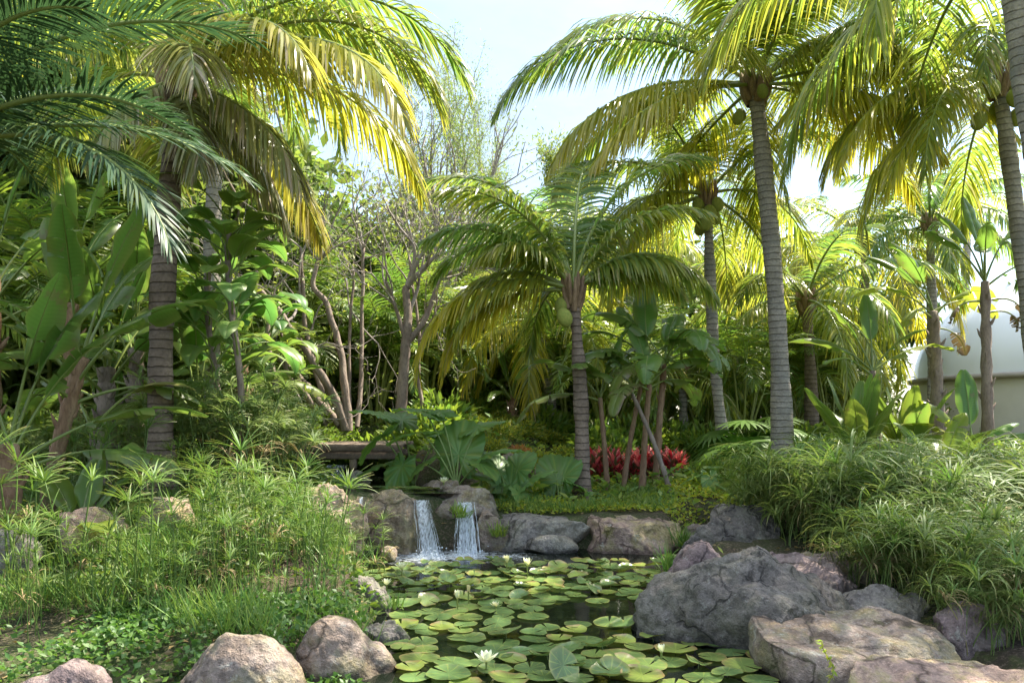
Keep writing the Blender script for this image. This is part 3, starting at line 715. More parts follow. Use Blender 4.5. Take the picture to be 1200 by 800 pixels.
palm('slender coconut palm with hanging nuts just left of the thick trunked palm', P(852, 542, 13.6), P(829, 228, 13.6), .105, 2.9, autospec(24, 2, yel=.5, az0=30, skip=lambda a, u: 240 < a < 352), 2, .85, 60, nuts=8, bend=-.1)
Cs = [(172, 1.3, 1.7, 1.35, .6, .2, 0), (15, 1.35, 1.4, 1.35, .5, .2, 0), (200, 1.15, 1.5, 1.1, .6, .3, 0), (80, 1.4, 1.2, 1.4, .5, .2, 0), (110, 1.15, 1.5, 1.1, .5, .2, 0), (-20, 1.1, 1.5, 1.0, .6, .3, 0), (174, .55, 2.3, 1.05, .7, .45, 0), (190, .35, 2.0, .95, 1, .5, 0), (160, .9, 1.9, 1.1, .6, .2, 0), (20, .55, 1.3, .8, 1, .3, 0), (-10, .8, 1.5, .75, .9, .3, 0), (210, .9, 1.7, .75, .8, .4, 0)]
palm('young coconut palm with low drooping fronds behind the back bank', P(682, 590, 10.2), P(672, 340, 10.2), .10, 2.1, Cs+[(183, .3, 2.0, 1.3, 1.1, 1.0, 0), (168, .1, 1.6, 1.1, 1.2, .95, 0)]+autospec(4, 3, .2, 1.35, .3, az0=60), 3, .64, 62, trunkmat='darktrunk', nuts=2, bend=.05)
palm('pale trunked palm with yellow fronds behind the leaning one', P(648, 525, 16), P(632, 375, 16), .115, 2.6, autospec(18, 4, -.5, 1.3, .75), 4, .8, 48, bend=.05)
palm('dark trunked palm right behind the thick trunked coconut palm', P(951, 520, 16), P(945, 352, 16), .14, 2.9, autospec(20, 5, -.5, 1.3, .5), 5, .8, 50, trunkmat='darktrunk', bend=.05)
palm('short grey trunked palm behind the red plants', P(801, 540, 15.5), P(799, 440, 15.5), .10, 2.0, autospec(14, 6, -.3, 1.3, .3), 6, .6, 44, bend=.02)
palm('coconut palm with nuts at the right edge behind the smooth grey trunk', P(1222, 545, 11), P(1170, 92, 11), .125, 3.0, [(180, .35, 1.3, 1.1, 1.0, .7, 0), (195, .0, 1.2, 1.1, 1.1, .75, 0), (165, .75, 1.5, 1.2, .7, .3, 0), (178, 1.1, 1.7, 1.2, .6, .25, 0), (205, -.3, 1.0, 1.0, 1.2, .8, 0)]+autospec(15, 7, -.3, 1.3, .45), 7, .85, 64, nuts=6, bend=.1)
palm('smooth grey trunk in the top right corner, nearest palm on that side', [6.15, 8, 0], P(1178, -70, 8), .165, 3.6, autospec(16, 8, -.1, 1.3, .3, skip=lambda a, u: False), 8, .9, 60, bend=-.15)
palm('small far palm with an open feathery crown above the paddle leaved plants', P(1093, 545, 17.5), P(1090, 262, 17.5), .12, 2.7, autospec(17, 9, -.25, 1.45, .15), 9, .7, 50, bend=.03)
palm('palm with a bright yellow crown filling the gap right of the thick trunk', P(1018, 535, 19), P(1012, 285, 19), .12, 3.4, autospec(20, 10, -.45, 1.2, .8), 10, .9, 52, bend=.05)
palm('far palm showing between the two leading trunks', P(886, 530, 21), P(884, 300, 21), .12, 3.2, autospec(18, 11, -.4, 1.2, .65), 11, .8, 48, bend=.05)
palm('far palm crown behind the leaning young palm', P(735, 530, 19), P(740, 292, 19), .12, 3.0, autospec(18, 12, -.3, 1.3, .35), 12, .8, 48, bend=.05)
palm('far palm at the foot of the feathery trees', P(588, 520, 20), P(600, 300, 20), .11, 3.0, autospec(16, 13, -.3, 1.3, .2), 13, .8, 44, bend=.05)
palm('far palm behind the white domed building', P(1130, 535, 24.5), P(1135, 235, 24.5), .13, 3.0, autospec(14, 14, -.2, 1.3, .5), 14, .8, 40, bend=.05)
D = [(5, .75, 2.1, 1.15, .7, .35, .05), (-14, .45, 1.75, 1.05, 1.0, .75, .35), (10, .95, 2.2, 1.3, .6, .2, 0), (-38, .55, 1.8, .8, 1, .6, .5), (-62, .35, 1.7, .55, 1.1, .4, .8), (24, .4, 1.7, 1.1, 1, .7, .1),
     (175, .8, 1.5, .9, .7, .3, .1), (40, 1.0, 1.8, 1.1, .6, .2, 0), (200, 1.1, 1.6, .9, .6, .1, 0), (150, .4, 1.5, 1, .9, .4, .1), (-90, 1.25, 1.5, .6, .5, .3, .1), (0, 1.3, 1.6, 1.2, .5, .2, 0), (90, .7, 1.5, 1, .8, .3, 0),
     (120, -.1, 1.0, .8, 1.2, .5, .5), (60, -.1, 1.1, .9, 1.3, .7, .6), (-10, -.3, .95, .62, 1.4, .3, .95), (30, -.6, .7, .6, 1.4, .2, 1), (-50, -.7, .6, .45, 1.4, .2, 1), (-120, -.5, .8, .45, 1.3, .2, 1)]
palm('coconut palm with sunlit yellowing and dry brown fronds at top left', P(190, 600, 8), P(208, 95, 8), .135, 2.85, [(a, b, c, d, e, f, g*.35) for a, b, c, d, e, f, g in D], 15, .78, 80, trunkmat='darktrunk', bend=.1)
# second crown above it, mostly out of frame
palm('coconut palm whose crown hangs into the top edge left of the sky gap', P(250, 560, 11), P(262, -40, 11), .12, 3.3, autospec(18, 16, -.4, 1.2, .3), 16, .85, 60, bend=.1)
# foreground feather palm at left, trunk outside the frame
Ls = [(-8, .36, 1.55, .98, .42, .05, 0), (-4, .62, 1.35, .92, .2, .03, 0), (-20, 1.0, 1.30, .8, .25, .03, 0), (8, .95, 1.2, 1.1, .2, .05, 0), (-45, .95, 1.2, .9, .3, .1, 0), (30, .6, 1.2, 1.0, .3, .05, 0), (60, .9, 1.2, 1, .3, .05, 0), (-70, .4, 1.2, .8, .4, .05, 0),
      (100, .7, 1.2, 1, .3, .1, 0), (150, .8, 1.2, 1, .3, .05, 0), (200, .6, 1.2, 1, .3, .05, 0), (250, .9, 1.1, 1, .3, .05, 0), (-30, 1.2, 1.0, .9, .2, .1, 0)]
palm('dark green feather palm reaching in from the left edge with stiff straight leaflets', [-4.05, 5.1, 0], [-3.95, 5.1, 3.05], .15, 2.35, Ls, 17, .55, 74, trunkmat='darktrunk', mat='darkpalm', group='palms', name='feather_palm', w=.028, stiff=.75, t0=.12, tipdry=0, bend=.05)

# ================================================================== PADDLE LEAVED PLANTS
def paddle_plant(name, label, base, H, r, spec, seed, cat='plant', stemmat='bark', lean=(0, 0), group=None, shape='banana', mat='banana', part='trunk', stems=None):
    """spec rows: az deg, height fraction, petiole, blade, width, e0, droop, tears, yellow, dry"""
    x, y = base[0], base[1]; z = gz(x, y)-.05
    t = thing(name, label, cat, (x, y, z), 0, group); rng = np.random.default_rng(seed)
    s = np.linspace(0, 1, 22); p = np.stack([lean[0]*s**1.3, lean[1]*s**1.3, H*s], 1)
    if r > 0:
        mb = MB(); tube(mb, p, r*(1.1-.25*s)+r*.12*np.sin(s*40+seed)+r*.3*np.exp(-s*8), 10, None, True, .18, rng)
        for k in range(10):   # old leaf stubs
            h = .35+.62*k/10; q = np.array([np.interp(h, s, p[:, j]) for j in range(3)]); az = k*2.6; v = np.array([cos(az), sin(az), 0])
            if r > .04: tube(mb, [q+v*r*.7, q+v*r*1.15+UP*.05, q+v*r*1.6+UP*.13], [r*.4, r*.28, r*.08], 5)
        obj(part, mb, M[stemmat], t)
    for i, (az, hf, lp, lb, W, e0, dr, te, ye, dy) in enumerate(spec):
        mb = MB(); q = np.array([np.interp(hf, s, p[:, j]) for j in range(3)])
        paddle(mb, lp, lb, W, e0, dr, seed*37+i, te, .45, ye, dy, (rng.random()-.5)*.4, .016, shape, .32)
        obj('leaf', mb, M[mat], t, q, R(az))
    return t
def pspec(n, seed, lp, lb, W, e=(1.35, .2), dr=(.4, 1.6), te=(0, 6), ye=.1, dy=.1, plane=None, hf=(.9, 1.)):
    rng = np.random.default_rng(seed); out = []
    for i in range(n):
        u = (i+.2)/n; az = (i*137.5+rng.random()*20) if plane is None else plane+(180 if i % 2 else 0)+rng.normal()*14
        out.append((az, hf[1]-(hf[1]-hf[0])*u, lp*(.85+.3*rng.random()), lb*(.85+.3*rng.random()), W*(.85+.3*rng.random()), e[0]+(e[1]-e[0])*u+rng.normal()*.08, dr[0]+(dr[1]-dr[0])*u, int(te[0]+(te[1]-te[0])*u), ye*(.5+u)*rng.random()*1.5, dy*u))
    return out
BP = 'bird of paradise trees and bananas on the right'
def at2(px, Y): return ((px-600)/FP*Y, Y)
# right group
b = at2(1102, 13); paddle_plant('bird_of_paradise_tree', 'shaggy trunked paddle leaved tree, left of the two tall ones before the dome', b, 2.65, .10, [(178, .98, .5, 1.0, .34, .75, 1.5, 4, .5, .05), (200, 1, .5, .95, .34, 1.2, .9, 2, .1, 0), (160, 1, .5, .95, .33, 1.1, .9, 1, .05, 0), (5, 1, .4, .9, .36, .5, 1.6, 3, .6, .1), (-30, .97, .3, .8, .4, .9, 1.9, 2, .5, 0), (215, .95, .4, .7, .3, .4, 1.6, 4, .5, .1), (20, .9, .4, .5, .3, .0, 1.6, 6, .3, .9)], 21, 'tree', group=BP, lean=(-.12, 0))
b = at2(1158, 12); paddle_plant('bird_of_paradise_tree', 'paddle leaved tree with a curved shaggy trunk and dead leaves, rightmost one', b, 3.0, .08, [(120, 1, .6, .8, .30, 1.45, .35, 0, .02, 0), (170, 1, .6, .7, .3, 1.25, .7, 1, .05, 0), (10, 1, .6, .7, .3, 1.2, .8, 1, .05, 0), (185, 1, .6, .65, .3, .95, .8, 2, .05, 0), (-5, .97, .6, .7, .3, .7, 1.1, 3, .05, 0), (60, 1, .6, .7, .3, 1.0, .6, 1, 0, 0), (5, .9, .5, .35, .2, .3, 2.2, 5, .1, 1), (178, .9, .4, .3, .2, .1, 1.9, 5, .1, 1), (0, .84, .4, .3, .2, .3, 2.4, 5, .1, 1), (240, 1, .5, .6, .3, 1.1, .9, 2, .1, 0)], 22, 'tree', group=BP, lean=(-.05, 0))
b = at2(1030, 12.5); paddle_plant('bird_of_paradise_tree', 'thin stemmed paddle leaved plant left of the shaggy trunks', b, 1.7, .055, [(175, 1, .35, 1.1, .30, .75, 1.1, 1, .1, 0), (160, 1, .5, .75, .34, 1.2, .5, 0, .1, 0), (95, 1, .5, .75, .30, 1.5, .3, 0, .05, 0), (5, 1, .35, 1.15, .30, .6, 1.0, 4, .4, .05), (-20, 1, .4, .6, .3, 1.0, .8, 1, .1, 0), (200, .95, .4, .7, .3, .6, 1.2, 2, .15, 0)], 23, 'tree', group=BP, lean=(-.1, 0))
b = at2(1005, 11.2); paddle_plant('canna_plant', 'clump of upright broad leaves above the right sedge, left of its neighbour', b, .3, 0, pspec(9, 24, .35, .95, .32, (1.5, .95), (.1, .7), (0, 1), .15), 24, group='broad leaved clumps behind the right sedge')
b = at2(1062, 11.5); paddle_plant('canna_plant', 'clump of upright broad leaves above the right sedge, before the shaggy trunk', b, .3, 0, pspec(10, 25, .35, .9, .30, (1.5, .95), (.1, .7), (0, 1), .3), 25, group='broad leaved clumps behind the right sedge')
b = at2(1140, 11.2); paddle_plant('banana_plant', 'young banana with one upright leaf and one torn yellow edged leaf before the curved trunk', b, .5, .04, [(95, 1, .4, .8, .34, 1.45, .2, 0, .0, 0), (170, 1, .35, .7, .4, 1.1, .8, 2, .4, .0), (185, .9, .3, 1.0, .3, .75, 1.1, 5, .6, .1), (0, 1, .3, .5, .25, .9, .9, 1, 0, 0), (-30, .9, .3, .6, .3, .8, 1.2, 2, .1, 0)], 26, group=BP)
b = at2(1105, 10.4); paddle_plant('banana_plant', 'low banana with drooping split leaves just above the right sedge', b, .3, .03, pspec(6, 27, .3, .7, .3, (1.3, .5), (.5, 1.4), (1, 5), .4), 27, group=BP)
# centre banana clump
BC = 'banana stems behind the back bank'
b = at2(712, 10.6); paddle_plant('banana_plant', 'banana with a reddish dry stem next to the dark leaning palm', b, 1.35, .036, [(160, 1, .5, .95, .34, .9, 1.9, 5, .1, .1), (30, 1, .5, 1.0, .34, 1.1, 1.5, 4, .1, 0), (190, .97, .4, .9, .3, .3, 1.5, 5, .1, .2), (-20, 1, .3, .7, .3, 1.4, .6, 1, 0, 0), (240, 1, .3, .7, .3, 1.0, 1.6, 5, .1, 0)], 31, stemmat='reddish', lean=(-.1, 0), group=BC, part='stem')
b = at2(730, 10.7); paddle_plant('banana_plant', 'banana with a thin dark stem leaning right and big split hanging leaves', b, 1.85, .034, [(20, 1, .25, .75, .36, .7, 2.1, 7, .05, 0), (-40, 1, .3, 1.1, .42, .6, 2.3, 6, .05, 0), (160, 1, .35, 1.1, .4, .8, 2.2, 6, .1, 0), (90, 1, .3, .9, .34, 1.4, .5, 1, 0, 0), (200, .97, .3, 1., .38, .5, 2.0, 6, .1, .0)], 32, stemmat='reddish', lean=(.32, 0), group=BC, part='stem')
b = at2(752, 10.5); paddle_plant('banana_plant', 'banana with a brown stem and torn leaves drooping in front of the red plants', b, 1.5, .04, [(190, 1, .3, 1.1, .4, .9, 2.2, 8, .05, 0), (-100, 1, .3, 1.05, .4, .8, 2.3, 8, .05, 0), (-10, 1, .3, .85, .38, .85, 2.1, 7, .1, 0), (30, .97, .25, .8, .4, .45, 2.0, 8, .15, .1), (120, 1, .3, 1., .36, 1.3, .7, 2, 0, 0), (230, .95, .2, .9, .3, .3, 1.9, 8, .1, .3)], 33, stemmat='reddish', lean=(.1, 0), group=BC, part='stem')
b = at2(768, 10.7); paddle_plant('banana_plant', 'tallest banana of the clump with glossy leaves arching to the right', b, 1.75, .042, [(5, 1, .3, .8, .36, .95, 2.1, 5, .05, 0), (-25, 1, .25, .8, .42, .6, 2.0, 7, .1, 0), (60, 1, .3, .8, .36, 1.2, 1.1, 3, 0, 0), (170, 1, .35, 1.1, .4, 1.1, 1.6, 5, .1, 0), (-70, 1, .3, 1., .4, .9, 2.2, 7, .05, 0), (215, .95, .3, .9, .35, .3, 1.9, 8, .2, .2)], 34, stemmat='reddish', lean=(.12, 0), group=BC, part='stem')
b = at2(786, 10.3); paddle_plant('banana_plant', 'slim grey stem leaning left out of the back bank, topped by one pale folded leaf', b, 1.35, .03, [(165, 1, .1, .6, .3, .8, .9, 1, .1, 0), (150, .95, .2, .8, .3, 1.3, 1.4, 5, .0, .1), (20, 1, .3, .6, .28, 1.2, 1.8, 4, .1, 0)], 35, stemmat='bark', lean=(-.5, 0), group=BC, part='stem')
b = at2(600, 15.5); paddle_plant('banana_plant', 'small banana plant with a star of upright leaves in the shade at the back', b, .55, .07, pspec(9, 36, .3, .95, .24, (1.45, .2), (.2, 1.3), (0, 3), .1), 36, stemmat='reddish', part='stem')
b = at2(560, 17.); paddle_plant('banana_plant', 'banana plant in the shade behind the star leaved one', b, .6, .07, pspec(8, 37, .3, .95, .28, (1.45, .2), (.2, 1.3), (0, 3), .1), 37, stemmat='reddish', part='stem')
# left group
BL = 'tall paddle leaved plants on the left'
def leftp(label, px, Y, H, r, n, seed, **kw):
    b = at2(px, Y); return paddle_plant('banana_plant', label, b, H, r, pspec(n, seed, .6, .95, .36, kw.pop('e', (1.5, .3)), kw.pop('dr', (.25, 1.5)), (1, 8), kw.pop('ye', .12), .1, plane=kw.pop('plane', None), hf=(.7, 1.)), seed, group=BL, stemmat=kw.pop('sm', 'reddish'), part='stem', **kw)
leftp('tall paddle leaved plant at the left edge with a bundle of green stalks', 12, 6.6, 1.0, .09, 10, 41, plane=10, ye=.15)
leftp('paddle leaved plant with a purplish trunk leaning right, second from the left edge', 52, 7.4, 1.6, .07, 9, 42, lean=(.35, 0), ye=.05)
leftp('paddle leaved plant with dark stems behind the feather palm frond', 125, 8.6, 1.4, .10, 10, 43, sm='bark', ye=.05)
leftp('paddle leaved plant in deep shade left of the ringed palm trunk', 160, 9.4, 1.6, .10, 10, 44, sm='bark', ye=.05)
leftp('paddle leaved plant just right of the ringed palm trunk', 232, 9.6, .9, .08, 9, 45, sm='bark', ye=.1)
leftp('tall paddle leaved plant high at the left edge behind the feather palm', -10, 8.6, 2.4, .10, 10, 46, ye=.1)
leftp('paddle leaved plant behind the left edge plants', 85, 10.4, 2.6, .1, 10, 47, ye=.1)
leftp('paddle leaved plant at the back between the ringed trunk and the bare tree', 285, 11.5, 1.3, .09, 9, 48, ye=.1)
b = at2(108, 7.6); paddle_plant('banana_plant', 'curved leaf with a yellow brown edge on a bent stalk across the dark gap', b, .9, .03, [(12, 1, .5, .62, .24, .95, 1.5, 0, .35, .3), (150, 1, .4, .6, .25, 1.0, 1.2, 1, .1, .1)], 49, group=BL, part='stem')
b = at2(92, 6.6); paddle_plant('canna_plant', 'low clump of bright broad leaves at the left bank', b, .15, 0, [(165, 1, .25, .5, .26, .85, 1.3, 0, .2, 0), (150, 1, .3, .55, .26, 1.2, .9, 0, .2, 0), (10, 1, .25, .5, .25, .95, 1.2, 0, .25, .1), (40, 1, .25, .5, .24, 1.2, .8, 0, .1, 0), (200, 1, .2, .5, .25, .7, 1.4, 0, .15, 0), (-40, 1, .2, .45, .25, .8, 1.4, 0, .3, .0), (90, 1, .3, .5, .24, 1.35, .5, 0, .1, 0)], 50)

# big glossy leaved climber at (280,260)
def climber(label, px, Y, H, n, seed):
    b = at2(px, Y); z = gz(*b)-.05; t = thing('philodendron', label, 'plant', (b[0], b[1], z)); rng = np.random.default_rng(seed)
    s = np.linspace(0, 1, 24); p = np.stack([.15*np.sin(s*5)+.18*s, .08*np.cos(s*7), H*s], 1)
    mb = MB(); tube(mb, p, .035, 8, None, True, .2, rng); obj('stem', mb, M['bark'], t)
    for i in range(n):
        h = .45+.55*(i/n)**.8; q = np.array([np.interp(h, s, p[:, j]) for j in range(3)]); mb = MB()
        az = i*137.5+rng.normal()*10
        paddle(mb, .28+.15*rng.random(), .46+.14*rng.random(), .26+.05*rng.random(), .9+rng.normal()*.2, 1.9+rng.normal()*.3, seed*50+i, 0, .5, .12*rng.random()*2, 0, 0, .010, 'ear', .3)
        obj('leaf', mb, M['ear'], t, q, R(az))
climber('stem with stacked glossy drooping leaves right of the ringed palm trunk', 262, 8.3, 2.95, 34, 61)
climber('shorter stem with glossy drooping leaves behind the stacked one', 238, 8.9, 2.5, 22, 62)
climber('climber with glossy leaves in shade at the bare tree', 310, 10.6, 2.1, 20, 63)

# elephant ears
def ears(label, px, Y, spec, seed, zoff=0):
    b = at2(px, Y); z = max(gz(*b), zoff)-.05; t = thing('elephant_ear_plant', label, 'plant', (b[0], b[1], z), 0, 'elephant ear plants')
    for i, (az, lp, S, e0, tilt) in enumerate(spec):
        mb = MB(); ear_leaf(mb, lp, S, e0, 0, tilt, seed*20+i, .08); obj('leaf', mb, M['ear'], t, (0, 0, 0), R(az))
ears('big elephant ear plant above the waterfall, its largest leaf facing the camera', 535, 9.6, [(80, .42, .52, 1.45, -1.2), (178, .80, .46, 1.15, .1), (165, 1.0, .44, 1.3, -.3), (8, .55, .46, .95, -.35), (40, .8, .40, 1.3, -.4), (195, .5, .36, .8, .6), (-30, .45, .30, .9, .4), (130, 1.0, .40, 1.35, -.2)], 71, .6)
ears('elephant ear plant with grey green leaves at the left end of the upper pool', 484, 9.9, [(178, .75, .46, 1.15, .7), (190, .45, .46, .8, .3), (120, .9, .40, 1.3, -.5), (165, 1.0, .42, 1.25, -.3), (20, .7, .30, 1.2, .2), (250, .4, .34, .9, .9)], 72, .6)
ears('elephant ear clump with upright leaves right of the waterfall', 597, 9.7, [(80, .25, .36, 1.45, -1.2), (170, .4, .36, 1.1, -.5), (10, .4, .38, 1.05, -.6), (60, .5, .36, 1.3, -.9), (130, .5, .36, 1.3, -.9), (-40, .25, .26, 1.0, .8), (215, .25, .28, 1.0, .9), (-110, .2, .25, 1.2, 1.1)], 73)
ears('elephant ear with sunlit yellow green leaves left of the dark palm trunk', 655, 9.9, [(100, .35, .42, 1.4, -1.1), (60, .4, .36, 1.35, -1.0), (10, .35, .25, 1.1, .4), (170, .3, .25, 1.1, .5)], 74)
ears('elephant ear leaves low by the back bank on the right', 830, 10.4, [(-80, .25, .25, 1.4, .9), (170, .3, .22, 1.1, .4), (10, .3, .22, 1.05, .3), (60, .4, .22, 1.3, 0)], 75)
ears('elephant ear leaves half hidden under the bare tree', 395, 11.8, [(-80, .3, .25, 1.4, .9), (170, .3, .26, 1.1, .4), (10, .4, .24, 1.05, .3), (60, .5, .24, 1.3, 0)], 76)

# ================================================================== TREES
def polytree(label, name, Y, base, limbs, seed, twigL=.6, twl=3, leafn=0, mat='pale'):
    """limbs: list of (list of (px,py,dy), r0, r1) as seen from the path, each a limb in space"""
    bx, by = at2(base, Y); z = gz(bx, by)-.1; o = np.array([bx, by, z]); t = thing(name, label, 'tree', o)
    rng = np.random.default_rng(seed); mb = MB(); tw = MB(); tips = []
    for pts, r0, r1 in limbs:
        q = np.array([P(a, b, Y+c)-o for a, b, c in pts]); n = len(q); s = np.linspace(0, n-1, n*6)
        # Catmull-like smoothing
        qs = np.stack([np.interp(s, np.arange(n), q[:, k]) for k in range(3)], 1)
        for _ in range(3): qs[1:-1] = (qs[:-2]+2*qs[1:-1]+qs[2:])/4
        qs += .02*fbm(qs*3+seed, 2)[:, None]
        tube(mb, qs, np.linspace(r0*.72, r1*.72, len(qs)), 8, None, True, .15, rng)
        for k in range(5): 
            i = rng.integers(len(qs)//2, len(qs)) if k else len(qs)-1
            d = nrm(qs[i]-qs[i-2])
            m2, tp = grow(seed*7+len(tips), qs[i], nrm(d+rng.normal(size=3)*.5), twigL, max(.009, r1*.55), twl, (2, 3), .65, .1, .75, .35, 4, 1)
            tw.v += m2.v; tw.t += m2.t
            for f in m2.f: tw.f.append(f+tw.n)
            tw.n += m2.n; tips += tp
    obj('trunk', mb, M['bark'], t); obj('twig_crown', tw, M['twig'], t)
    if leafn:
        lb = MB(); tp = np.array([a for a, b, c in tips]); idx = rng.integers(0, len(tp), leafn)
        leaves(lb, tp[idx]+rng.normal(size=(leafn, 3))*.06, rng.normal(size=(leafn, 3)), .09, .035, rng, .2); obj('crown', lb, M[mat], t)
    return t
polytree('bare forked tree with several leaning trunks left of the footbridge', 'bare_tree', 12.8, 402, [
    ([(405, 505, 0), (395, 470, 0), (375, 435, -.2), (345, 390, -.3), (310, 345, -.4), (290, 330, -.5)], .12, .045),
    ([(408, 505, 0), (405, 450, .1), (398, 410, .2), (385, 360, .3), (365, 335, .3), (372, 305, .3), (380, 300, .3)], .10, .035),
    ([(398, 500, 0), (375, 470, .3), (350, 440, .3), (325, 420, .3), (312, 380, .4), (300, 340, .4)], .09, .03),
    ([(392, 500, .2), (375, 450, .5), (360, 400, .6), (355, 350, .6), (352, 290, .6)], .08, .035),
    ([(385, 500, .3), (355, 460, .2), (335, 435, 0), (330, 390, -.2)], .08, .03),
    ([(410, 500, .3), (408, 440, .6), (410, 380, .8), (415, 310, .9)], .05, .03),
    ([(418, 500, .3), (424, 440, .6), (424, 370, .8), (426, 290, .9)], .06, .035)], 81, .75, 3, 900)
polytree('forked tree with a dark stump like fork beside the bare tree', 'bare_tree', 12.4, 470, [
    ([(468, 500, 0), (471, 450, 0), (476, 400, 0), (478, 370, .1), (474, 340, .1), (478, 335, .1)], .13, .07),
    ([(475, 405, 0), (495, 380, .1), (508, 350, .2), (515, 325, .2), (530, 318, .2)], .07, .04),
    ([(474, 400, 0), (468, 375, 0), (460, 350, -.1), (452, 330, -.2)], .05, .03),
    ([(500, 500, .6), (490, 450, .7), (492, 400, .8), (480, 300, 1.0)], .05, .03)], 82, .7, 3, 900)
def grown_tree(name, label, px, Y, H, seed, mat, leafn, leafl, leafw, levels=4, spread=.5, up=.25, r=.16, nb=(2, 3), jitter=.25, yellow=.15, L0=None, d0=(0, 0, 1), group=None, leafstart=2):
    x, y = at2(px, Y); z = gz(x, y)-.1; t = thing(name, label, 'tree', (x, y, z), 0, group); rng = np.random.default_rng(seed)
    mb, tips = grow(seed, (0, 0, 0), d0, L0 or H*.33, r, levels, nb, spread, up, .74, .22, 5, leafstart)
    zt = max(a[2] for a, b, c in tips); k = H/zt
    for v in mb.v: v *= k
    obj('trunk', mb, M['twig'], t)
    tp = np.array([a for a, b, c in tips])*k; dd = np.array([b for a, b, c in tips]); idx = rng.integers(0, len(tp), leafn)
    lb = MB(); leaves(lb, tp[idx]+rng.normal(size=(leafn, 3))*jitter*.5, dd[idx]+rng.normal(size=(leafn, 3))*.7, leafl, leafw, rng, yellow); obj('crown', lb, M[mat], t)
    return t
FT = 'feathery open trees against the sky'
grown_tree('feathery_tree', 'feathery open crowned tree against the pale sky, in the middle of the gap', 540, 18, 9.9, 91, 'pale', 17000, .09, .022, 5, .42, .35, .22, (3, 3), .22, .1, 2.6, (-.05, 0, 1), FT)
grown_tree('feathery_tree', 'taller feathery tree left of the middle one, its top out of the frame', 425, 23, 14.0, 92, 'pale', 14000, .10, .022, 5, .42, .4, .18, (2, 3), .24, .1, 3.4, (0, 0, 1), FT)
grown_tree('feathery_tree', 'lower feathery tree right of the middle one, just over the far palms', 615, 24, 8.3, 93, 'pale', 6000, .16, .04, 4, .5, .3, .15, (2, 3), .25, .2, 2.2, (0, 0, 1), FT)
grown_tree('feathery_tree', 'pale leaved tree behind the bare forked trees', 480, 18, 7.2, 94, 'pale', 3000, .12, .03, 4, .6, .2, .14, (3, 4), .3, .2, 1.7, (0, 0, 1), FT)
grown_tree('feathery_tree', 'pale leaved tree behind the stacked leaf climber', 350, 17, 7.0, 95, 'pale', 3000, .12, .03, 4, .6, .2, .14, (3, 4), .3, .2, 1.7, (0, 0, 1), FT)
grown_tree('feathery_tree', 'pale twiggy tree between the feathery trees', 410, 20, 8.2, 96, 'pale', 3500, .16, .04, 4, .6, .2, .14, (2, 4), .3, .2, 1.9, (0, 0, 1), FT)

# dense belt: a few tree meshes, copied
def dense_proto(seed, H, Rr, n=9000):
    rng = np.random.default_rng(seed); mb, tips = grow(seed, (0, 0, 0), (0, 0, 1), H*.26, .17, 3, (3, 4), .75, .15, .78, .2, 4, 2)
    tp = np.array([a for a, b, c in tips]); k = H*.9/tp[:, 2].max(); tp = tp*k
    for v in mb.v: v *= k
    # clumps through the crown, low ones too
    ctr = np.vstack([tp[rng.integers(0, len(tp), 40)], np.stack([rng.normal(size=30)*Rr*.5, rng.normal(size=30)*Rr*.5, rng.random(30)*H*.75+.3], 1)])
    ci = rng.integers(0, len(ctr), n); v = nrm(rng.normal(size=(n, 3)))*(rng.random((n, 1))**.45)*(.35+.45*rng.random((len(ctr), 1))[ci])*[1.2, 1.2, .8]
    lb = MB(); leaves(lb, ctr[ci]+v, v+rng.normal(size=(n, 3))*.4+[0, 0, -.1], .24, .11, rng, .12)
    a = mb.mesh('trunk'); b = lb.mesh('crown'); a.materials.append(M['bark']); b.materials.append(M['tree']); return a, b
DP = [dense_proto(s, h, 1.6) for s, h in ((201, 5.0), (202, 6.0), (203, 5.5))]
belt = [(-260, 14, 1.3), (-150, 12.5, 1.35), (-60, 13.5, 1.5), (20, 15, 1.5), (100, 13.5, 1.35), (180, 15.5, 1.5), (255, 14.5, 1.15), (40, 20, 2.0), (170, 21, 2.0), (300, 19, 1.1), (370, 21.5, 1.15), (450, 23, 1.2), (520, 21, 1.0), (585, 23, 1.15), (650, 22, 1.0), (710, 24, 1.15),
        (775, 22.5, 1.1), (835, 24.5, 1.15), (895, 23, 1.0), (950, 25, 1.1), (1010, 24, .95), (1240, 30, .8), (1330, 20, 1.2), (330, 15.5, .62), (440, 16.5, .6), (535, 18, .6), (640, 18.5, .6), (700, 17.5, .6), (840, 18, .62), (905, 18.5, .6), (985, 19, .6)]
for i, (px, Y, s) in enumerate(belt):
    x, y = at2(px, Y); a, b = DP[i % 3]
    if i < 24: lb = ['dense dark leafy tree in the belt behind the palms on the left', 'dense dark leafy tree in the belt behind the middle palms', 'dense dark leafy tree in the belt behind the right hand palms'][0 if px < 330 else (1 if px < 800 else 2)]; g = lb.replace('dense dark leafy tree', 'dense trees')
    else: lb = 'low dense leafy tree filling the shade under the palm crowns'; g = 'low dense trees under the palms'
    t = thing('leafy_tree', lb, 'tree', (x, y, gz(x, y)-.1), i*2.1, g)
    obj('trunk', a, None, t, s=s); obj('crown', b, None, t, s=s)

